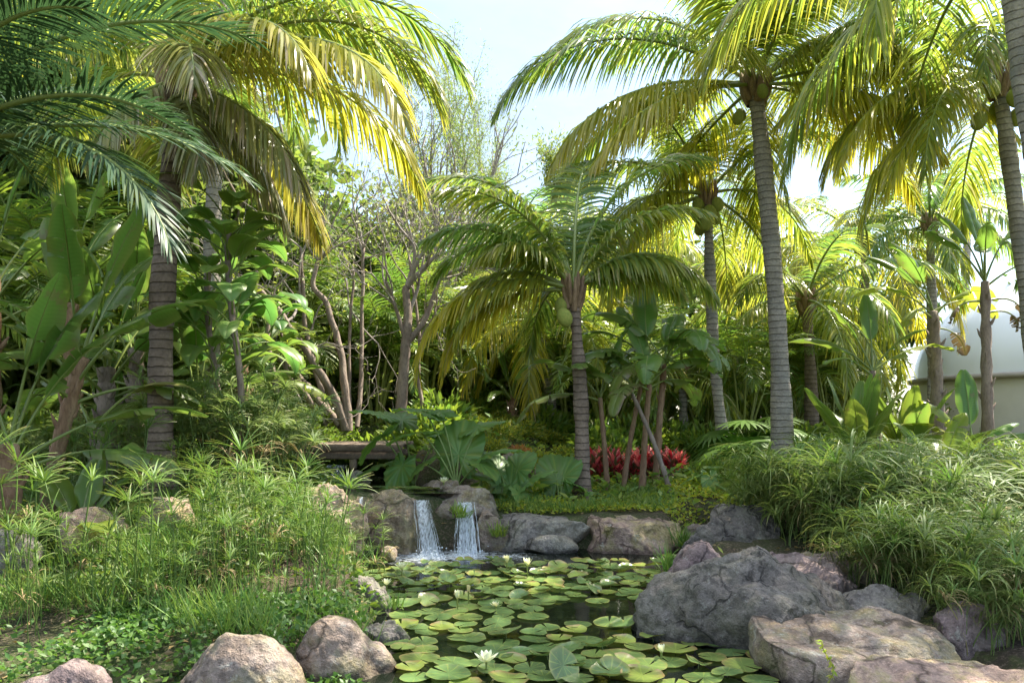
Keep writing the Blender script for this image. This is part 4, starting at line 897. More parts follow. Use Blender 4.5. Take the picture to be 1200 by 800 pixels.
# slim areca palms and their canes in the shade
def areca_proto(seed, H):
    rng = np.random.default_rng(seed); parts = []
    for k in range(7):
        a = rng.random()*2*pi; d = np.array([cos(a), sin(a), 0]); s = np.linspace(0, 1, 10); h = H*(.6+.4*rng.random())
        p = np.outer(s, UP*h)+np.outer(.1+.35*s**1.5, d); mb = MB(); tube(mb, p, .035*(1-.3*s), 6, (.5, .15, .6, .5)); parts.append(('cane', mb.mesh('cane'), p[-1]*0, 0))
        for j in range(5):
            mb = MB(); e = 1.35-.28*j; frond(mb, 1.35*(.8+.3*rng.random()), e, 1.2+.15*j, 26, .42, .35, seed*90+k*9+j, .15*rng.random()*2, 0, 0, .3, .03, t0=.2, segs=3, rr=.012, tipdry=0)
            parts.append(('frond', mb.mesh('frond'), p[-1], rng.random()*6.28))
    for n_, m_, _, _ in parts: m_.materials.append(M['shrub'])
    return parts
AP = [areca_proto(301, 1.9), areca_proto(302, 2.5)]
ar = [(262, 12.6, 1.0), (340, 14.5, 1.0), (440, 15, .95), (500, 15.5, 1.0), (545, 17, 1.1), (575, 18, 1.0), (625, 17.5, 1.0), (668, 16, .9), (712, 15.5, 1.0), (770, 17, 1.1), (825, 16.5, 1.0), (870, 15, .8), (925, 18, 1.1), (975, 17, 1.0), (150, 12, 1.2), (60, 12, 1.2), (-40, 11, 1.3)]
for i, (px, Y, s) in enumerate(ar):
    x, y = at2(px, Y)
    t = thing('areca_palm', 'slender clumping palm with cane stems in the shade ' + ('behind the left paddle leaved plants' if px < 270 else 'behind the bare trees' if px < 520 else 'behind the leaning young palm' if px < 760 else 'behind the right hand palm trunks'), 'palm', (x, y, gz(x, y)-.05), i*1.7, 'slender clumping palms ' + ('left' if px < 270 else 'middle left' if px < 520 else 'middle' if px < 760 else 'right'))
    t.scale = (s, s, s)
    for n_, m_, l_, a_ in AP[i % 2]: obj(n_, m_, None, t, l_, a_)

# fan palms
def fan_mesh(seed, S=.55):
    rng = np.random.default_rng(seed); mb = MB(); t, p, T = rachis(.75, 1.2, .7, 8); tube(mb, p, .012, 5, (.1, 0, .6, .5))
    n = 26; th = np.linspace(-2.5, 2.5, n); l = S*(.75+.25*np.cos(th*.6)); 
    V = []; F = []
    for i in range(n):
        u = np.linspace(0, 1, 5); w = np.array([.01, .035, .04, .025, .002])*S*1.6
        c = np.stack([np.cos(th[i])*u*l[i], np.sin(th[i])*u*l[i], -.25*u**2*l[i]+.01*(i % 2)], 1); sd = np.array([-sin(th[i]), cos(th[i]), 0])
        V.append(np.stack([c-sd*w[:, None], c+sd*w[:, None]], 1).reshape(-1, 3)+p[-1]); F.append(strip_faces(5, 2)+i*10)
    q = np.zeros((n*10, 4)); q[:, 3] = np.repeat(rng.random(n), 10); mb.add(np.concatenate(V), np.concatenate(F), q)
    m = mb.mesh('leaf'); m.materials.append(M['shrub']); return m
FM = [fan_mesh(i) for i in range(3)]
for i, (px, Y, s, lb) in enumerate([(880, 13.5, 1.1, 'dark fan palm just left of the thick grey palm trunk'), (868, 12.2, .7, 'low fan palm in front of the dark fan palm'), (985, 14.5, .9, 'fan palm behind the broad leaf clumps')]):
    x, y = at2(px, Y); t = thing('fan_palm', lb, 'palm', (x, y, gz(x, y)), 0, 'fan palms')
    for k in range(13):
        e = obj('leaf', FM[k % 3], None, t, (0, 0, .12*s), 0, (0, .75-.11*k if k < 9 else .5, k*2.4), s)

# ================================================================== SEDGES
SG = [sedge_stalk(400+i, .42+.07*i, 13+i, .16+.012*i, 1.2 if i % 3 == 0 else .55, .009, .08) for i in range(8)]
SF = [sedge_stalk(420+i, .40+.07*i, 26, .15, 1.3, .008, .25) for i in range(6)]
SR = [sedge_stalk(440+i, .18+.055*i, 22, .27+.015*i, 1.9, .012, .45) for i in range(8)]
SR2 = [sedge_stalk(460+i, .45+.06*i, 20, .26, 1.2, .011, .25) for i in range(3)]
SD = [sedge_stalk(480+i, .3+.1*i, 12, .22, 2.0, .009, .4) for i in range(2)]; SD[0].materials.append(M['deadsedge']); SD[1].materials.append(M['deadsedge'])
for l_, m_ in ((SR2, 'sedge'), (SG, 'sedge'), (SF, 'sedge3'), (SR, 'sedge2')):
    for x_ in l_: x_.materials.append(M[m_])
def sedge(label, px, Y, n, rad, variants, s, seed, group, zmin=None):
    x, y = at2(px, Y); z = gz(x, y); t = thing('umbrella_sedge', label, 'plant', (x, y, z), 0, group); rng = np.random.default_rng(seed)
    a = rng.random(n)*2*pi; r = rad*np.sqrt(rng.random(n)); dx = r*np.cos(a); dy = r*np.sin(a)*.8; g = ground(x+dx, y+dy)
    for i in range(n):
        dead = rng.random() < .07; o = obj('stalk', SD[i % 2] if dead else variants[rng.integers(len(variants))], None, t, (dx[i], dy[i], max(g[i], -.02)-z), 0, (rng.normal()*.08, rng.normal()*.08, rng.random()*6.28), s*(.65+.55*rng.random()))
G1 = 'tall umbrella sedges on the left bank'; G2 = 'bushy pale sedges behind the left bank'; G3 = 'bushy sedges on the right bank'
for i, (px, Y, n, rad, s, lb) in enumerate([
    (20, 5.6, 22, .32, 1.35, 'tall thin sedge at the left edge of the frame'), (70, 7.3, 20, .3, 1.0, 'sedge behind the grey boulder at the left edge'),
    (130, 5.3, 12, .3, 1.1, 'tall sedge left of the mulch patch'), (150, 7.4, 22, .3, 1.1, 'sedge between the two pink boulders'),
    (215, 5.6, 16, .3, 1.1, 'sedge standing tallest over the mulch patch'), (250, 6.6, 24, .3, .85, 'thick sedge below the mossy small stone'),
    (60, 5.15, 12, .25, .75, 'low sedge over the reddish boulder in the corner'), (115, 5.5, 12, .25, .8, 'low sedge in the mulch below the pale pink boulder'), (175, 5.2, 12, .22, .7, 'low sedge in the mulch left of the brown mossy boulder'), (235, 5.3, 14, .22, .75, 'low sedge above the brown mossy boulder'), (300, 5.35, 14, .22, .7, 'low sedge between the two front boulders'), (390, 5.7, 12, .18, .6, 'low sedge beside the ridged rock'), (20, 4.9, 9, .2, .8, 'sedge stalks in the bottom left corner'), (265, 6.0, 20, .25, .8, 'sedge left of the dense bright one'),
    (290, 6.0, 34, .35, 1.15, 'dense bright sedge in the middle of the left bank'), (335, 6.4, 26, .3, .8, 'sedge below the tall pink rock'),
    (350, 5.7, 26, .28, .95, 'sedge above the rounded tan boulder'), (400, 6.3, 18, .2, .62, 'low sedge at the pond edge under the mossy rock'),
    (440, 7.1, 9, .12, .7, 'few sedge stalks standing at the water near the ledge rock'), (110, 8.1, 14, .3, .7, 'sedge behind the pale pink boulder'), (205, 7.7, 18, .3, .9, 'sedge behind the flat pink boulder')]):
    sedge(lb, px, Y, int(n*1.0), rad, SG, s*.85, 500+i, G1)
for i, (px, Y, n, rad, s, lb) in enumerate([
    (300, 8.3, 80, .42, 1.2, 'bushy pale sedge nearest the footbridge'), (245, 8.4, 80, .42, 1.25, 'bushy pale sedge right of the ringed palm trunk'),
    (195, 8.6, 70, .4, 1.05, 'bushy pale sedge at the foot of the ringed palm trunk'), (125, 8.8, 60, .4, .95, 'bushy pale sedge left of the ringed palm trunk'), (330, 9.3, 60, .4, 1.1, 'bushy pale sedge beside the end of the footbridge'), (40, 8.8, 50, .4, .9, 'bushy pale sedge behind the low broad leaf clump')]):
    sedge(lb, px, Y, n, rad, SF, s*1.2, 530+i, G2)
for i, (px, Y, n, rad, s, lb) in enumerate([
    (925, 7.8, 80, .42, 1.2, 'bushy sedge over the grey rock at the back of the right bank'), (975, 7.2, 85, .42, 1.25, 'bushy sedge directly behind the dark grey boulder'),
    (1035, 6.9, 85, .42, 1.2, 'bushy sedge in the middle of the right bank'), (1095, 6.3, 85, .4, 1.1, 'bushy sedge above the tan flat topped boulder'),
    (1150, 5.6, 80, .38, 1.0, 'bushy sedge at the right edge above the corner slab'), (1180, 5.0, 60, .33, .95, 'nearest sedge, drooping over the corner slab'), (1120, 7.8, 70, .45, 1.25, 'bushy sedge in front of the shaggy trunks'),
    (1015, 6.2, 50, .28, .85, 'sedge drooping behind the crest of the dark grey boulder'), (1062, 5.7, 55, .28, .9, 'sedge drooping onto the back of the tan boulder'), (905, 8.4, 45, .28, .8, 'small sedge above the grey rock at the back of the right bank'), (1150, 4.9, 45, .22, .75, 'sedge at the right end of the tan boulder'),
    (1185, 7.0, 70, .45, 1.2, 'bushy sedge at the right edge before the beige wall'), (1010, 8.7, 70, .5, 1.2, 'bushy sedge at the foot of the broad leaf clumps'), (945, 9.0, 50, .4, .9, 'bushy sedge at the foot of the thick palm trunk'), (1100, 9.3, 60, .5, 1.2, 'bushy sedge below the left shaggy trunk'), (1185, 9.0, 60, .5, 1.2, 'bushy sedge below the beige wall')]):
    sedge(lb, px, Y, n, rad, SR+SR2, s*.95, 560+i, G3)

# ================================================================== SHRUBS, GROUND COVER
def shrub_mesh(seed, rad, h, n, ll, lw, mat, yellow=.15, upw=.2, dry=0):
    rng = np.random.default_rng(seed); v = nrm(rng.normal(size=(n, 3))); v[:, 2] = np.abs(v[:, 2]); q = v*(rng.random((n, 1))**.35)*[rad, rad, h]
    q *= (1+.3*vnoise(v*2.5+seed))[:, None]; mb = MB()
    for k in range(9):
        a = k*2.4; tube(mb, [[0, 0, 0], [cos(a)*rad*.3, sin(a)*rad*.3, h*.4], [cos(a)*rad*.55, sin(a)*rad*.55, h*.75]], [.012, .008, .004], 4, (.2, .6, .8, .5))
    leaves(mb, q, v+rng.normal(size=(n, 3))*.45+[0, 0, upw], ll, lw, rng, yellow, dry); m = mb.mesh('shrub'); m.materials.append(M[mat]); return m
S1 = [shrub_mesh(600+i, .55, .6, 900, .17, .06, 'shrub') for i in range(3)]
S2 = [shrub_mesh(610+i, .5, .4, 1300, .09, .03, 'cover', .4) for i in range(2)]
S3 = [shrub_mesh(620, .4, .4, 700, .12, .05, 'orange', .4)]
rs = np.random.default_rng(77)
def shrub(px, Y, s, v, label, group, cat='shrub'):
    x, y = at2(px, Y); o = obj('shrub', v[rs.integers(len(v))], None, None, (x, y, gz(x, y)-.05), rs.random()*6, None, s); return tag(o, label, cat, group)
zones = [('behind the left sedges', [(20, 9.5, 1.3), (80, 9.4, 1.2), (150, 9.8, 1.2), (215, 9.6, 1.1), (270, 10.2, 1.1), (310, 11.2, 1.2)]),
         ('round the feet of the bare trees', [(345, 12.0, .9), (378, 12.3, .8), (430, 12.2, .9), (450, 11.9, .7), (490, 12.8, 1.1), (515, 13.5, 1.2), (360, 13.2, 1.1), (420, 13.6, 1.1)]),
         ('in the shade behind the banana clump', [(700, 14.2, 1.1), (745, 14.5, 1.2), (790, 14.6, 1.1), (830, 14.0, 1.1), (860, 13.4, .9), (720, 13.6, .8), (640, 15.5, 1.0), (560, 16.2, 1.1), (690, 16, 1.2)]),
         ('between the thick palm trunk and the back bank', [(842, 11.6, .6), (868, 11.2, .6), (890, 11.6, .7), (900, 10.6, .6), (850, 10.4, .5), (812, 11.2, .5), (880, 10.0, .5)]),
         ('behind the right sedges', [(945, 12.2, .9), (975, 12.5, 1.0), (1010, 13.2, 1.0), (1060, 13.4, .9), (1120, 12.6, .7), (1180, 12.2, .6), (1000, 15, 1.2), (930, 14.6, 1.1)])]
for zn, l_ in zones:
    for px, Y, s in l_: shrub(px, Y, s, S1, 'leafy green shrub ' + zn, 'green shrubs ' + zn)
for px, Y, s in [(560, 14.2, 1.0), (585, 13.6, 1.0), (610, 14.4, 1.1), (630, 13.2, .9), (665, 13.8, 1.0), (575, 12.6, .8), (600, 12.4, .8), (545, 13.2, .8), (650, 12.2, .8), (700, 12.0, .5), (640, 15, 1), (590, 15.2, 1.0), (555, 15.4, 1)]:
    shrub(px, Y, s*.8, S2, 'fine leaved pale mound on the slope left of the dark palm trunk', 'fine leaved mounds on the slope')
shrub(606, 12.9, .6, S3, 'orange brown flowering mound on the slope', None, 'flower')
shrub(660, 12.4, .5, S3, 'small orange mound beside the pale palm trunk', None, 'flower')
shrub(905, 12.8, .6, S3, 'orange croton showing behind the thick palm trunk', None, 'flower')

# red bed
def redmesh(seed):
    rng = np.random.default_rng(seed); mb = MB()
    for i in range(26):
        a = i*2.4; e = 1.35-.045*i; L = .26+.06*rng.random(); s = np.linspace(0, 1, 5); el = e-.5*s
        c = np.stack([np.cumsum(np.cos(el))*cos(a), np.cumsum(np.cos(el))*sin(a), np.cumsum(np.sin(el))], 1)*L/5+[0, 0, .05+.012*(26-i)]
        sd = np.array([-sin(a), cos(a), 0]); w = np.array([.018, .03, .032, .022, .002])
        ti = np.zeros((10, 4)); ti[:, 0] = rng.random()**1.5*.9; ti[:, 1] = (rng.random() < .35)*.9; ti[:, 3] = rng.random()
        mb.add(np.stack([c-sd*w[:, None], c+sd*w[:, None]], 1).reshape(-1, 3), strip_faces(5, 2), ti)
    tube(mb, [[0, 0, -.05], [0, 0, .1], [0, 0, .3]], [.015, .014, .01], 5, (0, .8, 0, 0))
    m = mb.mesh('cordyline'); m.materials.append(M['red']); return m
RM = [redmesh(700+i) for i in range(4)]
k = 0
for row in range(4):
    for j in range(22):
        px = 692+j*5.0+(row % 2)*2.5+rs.normal()*1.2; Y = 11.5+row*.26+rs.normal()*.06
        x, y = at2(px, Y); o = obj('red_cordyline', RM[k % 4], None, None, (x, y, gz(x, y)), rs.random()*6, None, .5+.35*rs.random())
        tag(o, 'red leaved plant in the bright bed behind the banana stems', 'plant', 'red leaved plants in the bed'); k += 1
# plant label plate
x, y = at2(862, 12.6); t = thing('garden_sign', 'small pale plate on a short stake at the right end of the red bed', 'sign', (x, y, gz(x, y)))
mb = MB(); box(mb, (-.10, -.006, .14), (.10, .006, .24), bev=.003); obj('plate', mb, M['sign'], t, rot=(-.25, 0, .2))
mb = MB(); box(mb, (-.012, .008, -.1), (.012, .02, .2)); obj('stake', mb, M['trim'], t)

def cover(name, zonef, n, ll, lw, seed, mat, area, yellow=.2, up=.7, hgt=.06, dry=0, dens=None):
    rng = np.random.default_rng(seed); x0, x1, y0, y1 = area
    u = rng.random(n); y = y0+(y1-y0)*u; x = x0+(x1-x0)*rng.random(n)
    keep = zonef(x, y) & (sdf(POND, x, y) > .0) & (sdf(POOL, x, y) > .1)
    for rx, ry, ra, rb in ROCKS: keep &= ((x-rx)/(ra*.97))**2+((y-ry)/(rb*1.0))**2 > 1
    d = fbm(np.stack([x*1.3, y*1.3, x*0+seed], 1), 3); keep &= (rng.random(n) < np.clip(.65+d*1.2, .05, 1) if dens is None else rng.random(n) < dens)
    x = x[keep]; y = y[keep]; m = len(x); z = ground(x, y)+.02
    hh = hgt*rng.random(m)*(1+.8*np.clip(fbm(np.stack([x*2.5, y*2.5, x*0], 1), 2), -.8, 1.5))
    a = rng.random(m)*2*pi; mb = MB(); dirs = np.stack([np.cos(a), np.sin(a), up*(.4+rng.random(m))], 1)
    leaves(mb, np.stack([x, y, z+hh], 1), dirs, ll, lw, rng, yellow, dry); return kind(obj(name, mb, M[mat]), 'stuff')
cover('creeping_ground_cover', lambda x, y: (x < -.6), 10000, .050, .030, 1, 'cover', (-3.4, -.5, 4.2, 5.4), .05, hgt=.08)
cover('leafy_ground_cover', lambda x, y: (x < -.6), 30000, .08, .028, 2, 'cover', (-6, -.6, 5.5, 9.5), .12, hgt=.11)
cover('lime_ground_cover', lambda x, y: np.ones_like(x, bool), 22000, .06, .03, 3, 'lime', (-.4, 5.0, 8.4, 11.8), .5, hgt=.06)
cover('bank_ground_cover', lambda x, y: (y > 6.5), 12000, .09, .03, 4, 'cover', (.9, 8, 4.0, 12), .2, hgt=.12)
cover('back_ground_cover', lambda x, y: np.ones_like(x, bool), 36000, .14, .05, 5, 'shrub', (-13, 14, 9.5, 22), .2, hgt=.16)
cover('grass', lambda x, y: np.ones_like(x, bool), 9000, .15, .012, 6, 'sedge', (-.4, 2.2, 8.5, 11.0), .35, up=2.2, hgt=.01)
cover('bank_grass', lambda x, y: (x < -.5) & (y > 4.75) & (y < 7.8) & (fbm(np.stack([x*3, y*3, x*0], 1), 2) > -.12) & (x > -3.6), 26000, .30, .007, 7, 'sedge', (-4.4, -.5, 4.7, 7.8), .2, up=2.6, hgt=.01)
cover('fallen_leaves', lambda x, y: np.ones_like(x, bool), 5000, .06, .025, 8, 'cover', (-3.5, 4, 4.2, 12), .2, up=.05, hgt=.004, dry=1)

def tuft(label, px, py, Y, n, L, seed, mat='sedge', w=.010, name='grass_tuft', z=None):
    p = P(px, py, Y); rng = np.random.default_rng(seed); mb = MB(); s = np.linspace(0, 1, 6)
    for i in range(n):
        a = rng.random()*6.28; e = 1.5-rng.random()*.9-1.1*s**1.5*rng.random(); l = L*(.6+.5*rng.random())/5
        c = np.stack([np.cumsum(np.cos(e))*cos(a), np.cumsum(np.cos(e))*sin(a), np.cumsum(np.sin(e))], 1)*l+[rng.normal()*.03, rng.normal()*.03, 0]
        c -= (c[0]-[0, 0, 0])*[0, 0, 1]
        sd = np.array([-sin(a), cos(a), 0]); ww = w*.5*np.array([.8, 1, 1, .8, .5, .05])
        ti = np.zeros((12, 4)); ti[:, 0] = .3*rng.random(); ti[:, 3] = rng.random()
        mb.add(np.stack([c-sd*ww[:, None], c+sd*ww[:, None]], 1).reshape(-1, 3), strip_faces(6, 2), ti)
    return tag(obj(name, mb, M[mat], None, p), label, 'plant', 'grass tufts on the rocks')
tuft('fern tuft hanging between the two waterfalls', 540, 606, 8.35, 60, .22, 1, 'shrub', .014, 'fern')
tuft('dark fern tuft at the foot of the middle slab', 585, 628, 8.4, 60, .2, 2, 'shrub', .014, 'fern')
tuft('yellow green grass tuft at the water by the broad flat boulder', 800, 640, 8.3, 70, .3, 3)
tuft('grass tuft by the lily pads below the reddish rock', 783, 668, 7.2, 60, .28, 4)
tuft('grass tuft on the reddish rock', 848, 672, 6.4, 40, .16, 5)
tuft('grass tuft at the foot of the stump like rock', 462, 712, 5.6, 30, .14, 6)
tuft('grass tuft standing in the water by the ledge rock', 440, 662, 7.6, 26, .32, 7)
# small weed sprig before the tan boulder
p = P(970, 800, 4.15); mb = MB(); s = np.linspace(0, 1, 12); c = np.stack([.03*np.sin(s*5), 0*s, .22*s], 1); tube(mb, c, .003, 5, (.6, 0, .3, .5)); rg = np.random.default_rng(5)
q = c[rg.integers(2, 12, 40)]; leaves(mb, q, rg.normal(size=(40, 3))+[0, 0, .3], .03, .014, rg, .45); tag(obj('weed', mb, M['lime'], None, p), 'thin yellow green weed sprig growing before the tan boulder', 'plant')

# ================================================================== LILIES
def pad_mesh(seed, curl, wav, old=0):
    rng = np.random.default_rng(seed); na, nr = 80, 6; th = np.linspace(.10, 2*pi-.10, na); V = []; T = []
    edge = 1+.035*np.sin(th*3+seed)+.02*np.sin(th*7+seed*2)
    ph = rng.random(3)*6
    for k in range(nr+1):
        q = k/nr; r = edge*q
        z = curl*(q**5)*(.6+.8*np.sin(th*1+ph[0])**2)+wav*q**2*(np.sin(th*2+ph[1])+.5*np.sin(th*5+ph[2]))+.006*q*np.abs(np.sin(th*9))
        V.append(np.stack([r*np.cos(th), r*np.sin(th), z], 1)); t_ = np.zeros((na, 4)); t_[:, 0] = .08+.35*(np.abs(np.sin(th*6)) > .985)*(q > .1)+.25*q**8*rng.random(); t_[:, 0] += old*.6; t_[:, 1] = np.clip(.6*q**7*rng.random()+old*.8*q**3*(np.sin(th*1.5+seed) > .1), 0, 1); t_[:, 3] = .5+.3*np.sin(th+ph[0]); T.append(t_)
    mb = MB(); mb.add(np.concatenate(V), strip_faces(nr+1, na), np.concatenate(T))
    stalk = MB(); 
    tube(mb, [[0, 0, -.004], [.05, .02, -.35], [.1, .05, -1.0]], .02, 5, (.3, .2, .5, .3))
    m = mb.mesh('lily_pad'); m.materials.append(M['pad']); return m
PM = [pad_mesh(800+i, c, w, 1 if i == 3 else (.4 if i == 1 else 0)) for i, (c, w) in enumerate([(.02, .012), (.05, .02), (.03, .015), (.10, .03), (.0, .01), (.06, .04)])]
PR = [pad_mesh(820+i, c, w, .7 if i == 2 else 0) for i, (c, w) in enumerate([(.12, .05), (.2, .06), (.08, .09), (.16, .10)])]
rl = np.random.default_rng(12); pads = []
tries = 0
while tries < 30000 and len(pads) < 298:
    tries += 1
    y = 4.33+(7.75-4.33)*rl.random()**1.0; x = -1.8+3.6*rl.random(); r = (.080+.058*rl.random()**1.5)*(1 if y < 6.4 else .8)
    if sdf(POND, np.array([x]), np.array([y]))[0] > -.10-r*.3: continue
    if ((x-.68)/.52)**2+((y-5.75)/.62)**2 < 1 and rl.random() > .02: continue       # open water
    if ((x+.35)/.16)**2+((y-5.1)/.2)**2 < 1 and rl.random() > .15: continue
    if x > .75 and 4.6 < y < 5.2 and False: continue
    f = .74
    if any((x-a)**2+(y-b)**2 < (f*(r+c))**2 for a, b, c in pads): continue
    pads.append((x, y, r))
for i, (x, y, r) in enumerate(pads):
    far = y > 6.45; z = .006+.020*rl.random()
    if far and rl.random() < .5:
        m = PR[i % 4]; z += .015+.03*rl.random(); rot = (rl.normal()*.13, rl.normal()*.13, rl.random()*6.28)
    elif rl.random() < .12: m = PR[i % 4]; z += .02; rot = (rl.normal()*.2, rl.normal()*.2, rl.random()*6.28)
    else: m = PM[i % 6]; rot = (rl.normal()*.035, rl.normal()*.035, rl.random()*6.28)
    zn = 'in the front of the pond' if y < 5.1 else 'in the middle of the pond' if y < 6.45 else 'in the crowded band before the waterfalls'
    o = obj('lily_pad', m, None, None, (x, y, z), 0, rot, r); tag(o, ('round notched green lily pad ' if y < 6.45 else 'yellow green lily pad, flat or curled, ')+zn, 'lily pad', 'lily pads '+zn)
p = P(660, 790, 4.45); o = obj('lily_pad', PM[0], None, None, (p[0], p[1], .075), 0, (1.05, .15, .6), .105); tag(o, 'lily leaf standing on edge out of the water at the bottom of the frame', 'lily pad')
for i in range(16):
    x = -1.55+1.15*(i+.5)/16; y = 9.0+.35*rl.random(); o = obj('lily_pad', PM[i % 6], None, None, (x, y, .595+.01*rl.random()), 0, (rl.normal()*.05, rl.normal()*.05, i), .09+.03*rl.random())
    tag(o, 'small lily pad floating on the upper pool above the ledge', 'lily pad', 'lily pads on the upper pool')
def flower(label, px, py, Y, S, openness, seed, z=None, mat='petal', dry=0):
    p = P(px, py, Y); z0 = p[2] if z is None else z; t = thing('water_lily_flower', label, 'flower', (p[0], p[1], z0), 0, 'water lily flowers'); rng = np.random.default_rng(seed)
    for ring, n in ((0, 5), (1, 5), (2, 4)):
        for i in range(n):
            e = 1.45-openness*(1.15-.36*ring)+rng.normal()*.06; a = (i+.5*ring)/n*360+seed*20; s = np.linspace(0, 1, 6); L = S*(1-.12*ring); el = e+.35*s*openness
            c = np.stack([np.cumsum(np.cos(el)), 0*s, np.cumsum(np.sin(el))], 1)*L/6; c -= c[0]; w = L*.17*np.array([.35, .8, 1, .95, .65, .06])
            V = np.stack([c+np.outer(w, [0, -1, 0])+np.outer(w, [0, 0, .2]), c-np.outer(w*.25, [0, 0, 1]), c+np.outer(w, [0, 1, 0])+np.outer(w, [0, 0, .2])], 1).reshape(-1, 3)
            ti = np.zeros((18, 4)); ti[:, 0] = np.repeat((1-s)*.3, 3)*(ring == 0); ti[:, 1] = dry; ti[:, 3] = .5; mb = MB(); mb.add(V, strip_faces(6, 3), ti)
            obj('petal', mb, M[mat], t, rz=R(a))
    mb = MB(); tube(mb, [[0, 0, .012], [0, 0, -.05], [.02, 0, min(-.1, -z0-.2)]], [.008, .006, .006], 6, (.3, .2, .6, .3)); obj('flower_stem', mb, M['pad'], t)
    mb = MB(); v = ICS_V*[S*.09, S*.09, S*.13]+[0, 0, S*.1]; mb.add(v, ICS_F, (1, .1, 0, .8)); obj('flower_centre', mb, M['petal'], t)
flower('wide open white water lily in the front of the pond', 570, 786, 4.55, .105, .95, 1, .06)
flower('half closed white water lily on the front pads below the dark boulder', 775, 776, 4.75, .07, .35, 2, .05)
flower('closed pale water lily bud leaning in the middle of the pond', 536, 706, 5.9, .085, .12, 3, .10)
flower('brown pointed lily bud beside the pale bud', 549, 700, 6.1, .075, .08, 4, .10, dry=.7)
flower('yellowish open water lily at the left of the far pads', 471, 676, 7.0, .10, .8, 5, .10)
flower('small pale water lily beside the stump like rock', 453, 690, 6.5, .08, .7, 6, .07)
flower('round white water lily in the middle of the far pads', 618, 672, 7.1, .10, .45, 7, .11)
flower('thin yellow lily bud left of the round white one', 594, 668, 7.2, .09, .2, 8, .12, dry=.3)
flower('faded yellow lily floating low in the middle of the pond', 580, 714, 5.95, .06, .8, 9, .03, dry=.4)
flower('white water lily on the upper pool above the ledge', 520, 572, 9.2, .10, .75, 10, .66)

# ================================================================== FOOTBRIDGE
x0, x1 = -3.55, -1.55; Yb = 11.0; zt = 1.03
t = thing('wooden_footbridge', 'low brown timber footbridge over the stream above the pond', 'bridge', ((x0+x1)/2, Yb, .7))
o_ = np.array([(x0+x1)/2, Yb, .7])
for i in range(14):
    a = x0+(x1-x0)*i/14; mb = MB(); dz = .004*((i*7) % 3); box(mb, (a-o_[0]+.004, -.03, zt-.045-o_[2]+dz), (a+(x1-x0)/14-.004-o_[0], 1.1, zt-.012-o_[2]+dz), bev=.004); obj('deck_board', mb, M['wood'], t)
for yy in (-.055, 1.10):
    mb = MB(); box(mb, (x0-o_[0]-.05, yy, zt-.10-o_[2]), (x1-o_[0]+.05, yy+.022, zt-.004-o_[2]), bev=.004); obj('fascia_board', mb, M['wood'], t)
for yy in (0, .9):
    mb = MB(); box(mb, (x0-o_[0], yy, zt-.21-o_[2]), (x1-o_[0], yy+.08, zt-.108-o_[2]), bev=.006); obj('beam', mb, M['wood'], t)
for xx in (-2.2, -3.2):
    for yy in (0, .9): mb = MB(); box(mb, (xx-.045-o_[0], yy+.0, -.35), (xx+.045-o_[0], yy+.09, zt-.212-o_[2]), bev=.006); obj('post', mb, M['wood'], t)

# ================================================================== DOMED BUILDING
cx, cy, Rr = 18.6, 22.6, 6.5; g0 = gz(cx, cy)-.2
t = thing('domed_building', 'round beige building with a white domed roof at the right edge', 'building', (cx, cy, g0)); na = 96; a = np.linspace(0, 2*pi, na, endpoint=False)
mb = MB(); zs = [0, 2.35-g0]; mb.add(np.concatenate([np.stack([Rr*np.cos(a), Rr*np.sin(a), a*0+z], 1) for z in zs]), strip_faces(2, na, True)); obj('wall', mb, M['wall'], t)
for k in range(24):      # narrow cover strips over the wall joints
    q = k/24*2*pi+.05; mb = MB(); box(mb, (-.004, -.02, 0), (.012, .02, 2.29-g0)); obj('joint_strip', mb, M['wall'], t, (Rr*cos(q), Rr*sin(q), 0), q)
mb = MB(); V = []
for rr_, z in [(Rr+.002, 2.30-g0), (Rr+.10, 2.30-g0), (Rr+.12, 2.42-g0), (Rr-.1, 2.46-g0)]: V.append(np.stack([rr_*np.cos(a), rr_*np.sin(a), a*0+z], 1))
mb.add(np.concatenate(V), strip_faces(4, na, True)); obj('roof_edge', mb, M['trim'], t)
mb = MB(); V = []
for k in range(25):
    ph = k/24*pi/2; pane = 1-.010*np.abs(np.sin(a*12))**.5; V.append(np.stack([(Rr-.05)*np.cos(ph)*np.cos(a)*pane, (Rr-.05)*np.cos(ph)*np.sin(a)*pane, 2.44-g0+3.9*np.sin(ph)+a*0], 1))
mb.add(np.concatenate(V), strip_faces(25, na, True)); obj('dome_roof', mb, M['dome'], t)

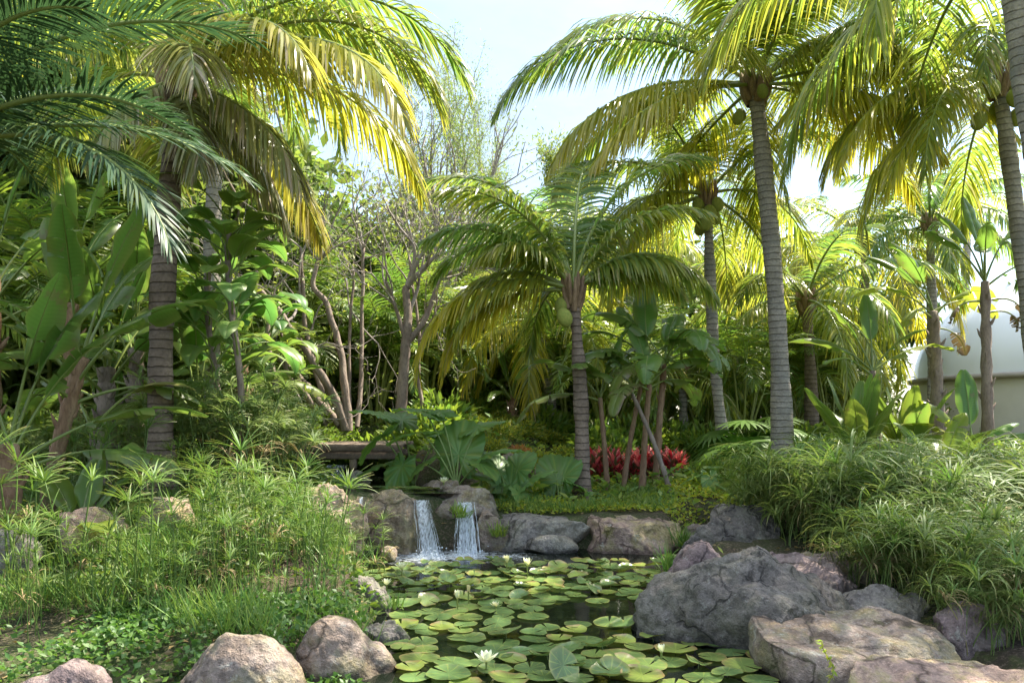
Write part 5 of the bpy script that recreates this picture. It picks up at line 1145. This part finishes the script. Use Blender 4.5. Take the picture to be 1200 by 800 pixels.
# ================================================================== CAMERA, LIGHT, SKY
cam = bpy.data.cameras.new('camera'); co = bpy.data.objects.new('camera', cam); C.objects.link(co)
co.location = (0, 0, CAMZ); co.rotation_euler = (R(90), 0, 0); cam.sensor_width = 36; cam.lens = 36*FP/1200; cam.shift_y = (HY-400)/1200; cam.clip_end = 2000; cam.clip_start = .05
cam.dof.use_dof = True; cam.dof.focus_distance = 7.0; cam.dof.aperture_fstop = 5.6
scene.camera = co
SAZ, SEL = 60, 55      # sun azimuth from +Y towards +X, elevation
sun = bpy.data.lights.new('sun', 'SUN'); sun.energy = 4.3; sun.angle = R(.6); sun.color = (1, .93, .80); so = bpy.data.objects.new('sun', sun); C.objects.link(so)
from mathutils import Vector
dv = Vector((sin(R(SAZ))*cos(R(SEL)), cos(R(SAZ))*cos(R(SEL)), sin(R(SEL)))); so.rotation_euler = dv.to_track_quat('Z', 'Y').to_euler(); so.location = (0, 0, 30)
w = bpy.data.worlds.new('World'); scene.world = w; w.use_nodes = True; nt = w.node_tree; nt.nodes.clear()
sky = N(nt, 'ShaderNodeTexSky', sky_type='NISHITA'); sky.sun_disc = False; sky.sun_elevation = R(SEL); sky.sun_rotation = R(SAZ); sky.air_density = 1.0; sky.dust_density = .7; sky.ozone_density = 1
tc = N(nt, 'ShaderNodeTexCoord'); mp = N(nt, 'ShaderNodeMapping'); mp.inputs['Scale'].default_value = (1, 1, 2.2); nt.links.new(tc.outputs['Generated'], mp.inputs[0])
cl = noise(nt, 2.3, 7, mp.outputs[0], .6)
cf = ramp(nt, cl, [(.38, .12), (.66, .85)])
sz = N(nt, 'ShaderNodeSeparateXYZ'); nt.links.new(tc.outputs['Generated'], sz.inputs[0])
cc = mixc(nt, ramp(nt, sz.outputs[2], [(.45, 0.), (.8, 1.)]), (1.4, 1.65, 1.9), (6.0, 6.3, 6.6))  # brighter overhead clouds, added above the frame to lift the ambient light
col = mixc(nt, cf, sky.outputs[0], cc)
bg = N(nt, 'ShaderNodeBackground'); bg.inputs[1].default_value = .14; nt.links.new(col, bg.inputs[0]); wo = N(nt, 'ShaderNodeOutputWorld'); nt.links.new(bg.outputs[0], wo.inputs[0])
vs = scene.view_settings; vs.view_transform = 'Standard'; vs.look = 'None'; vs.exposure = 1.9; vs.gamma = 1; vs.use_curve_mapping = False
cy_ = scene.cycles; cy_.max_bounces = 7; cy_.diffuse_bounces = 3; cy_.glossy_bounces = 3; cy_.transmission_bounces = 5; cy_.transparent_max_bounces = 12; cy_.use_denoising = True; cy_.sample_clamp_indirect = 6
cy_.caustics_reflective = False; cy_.caustics_refractive = False
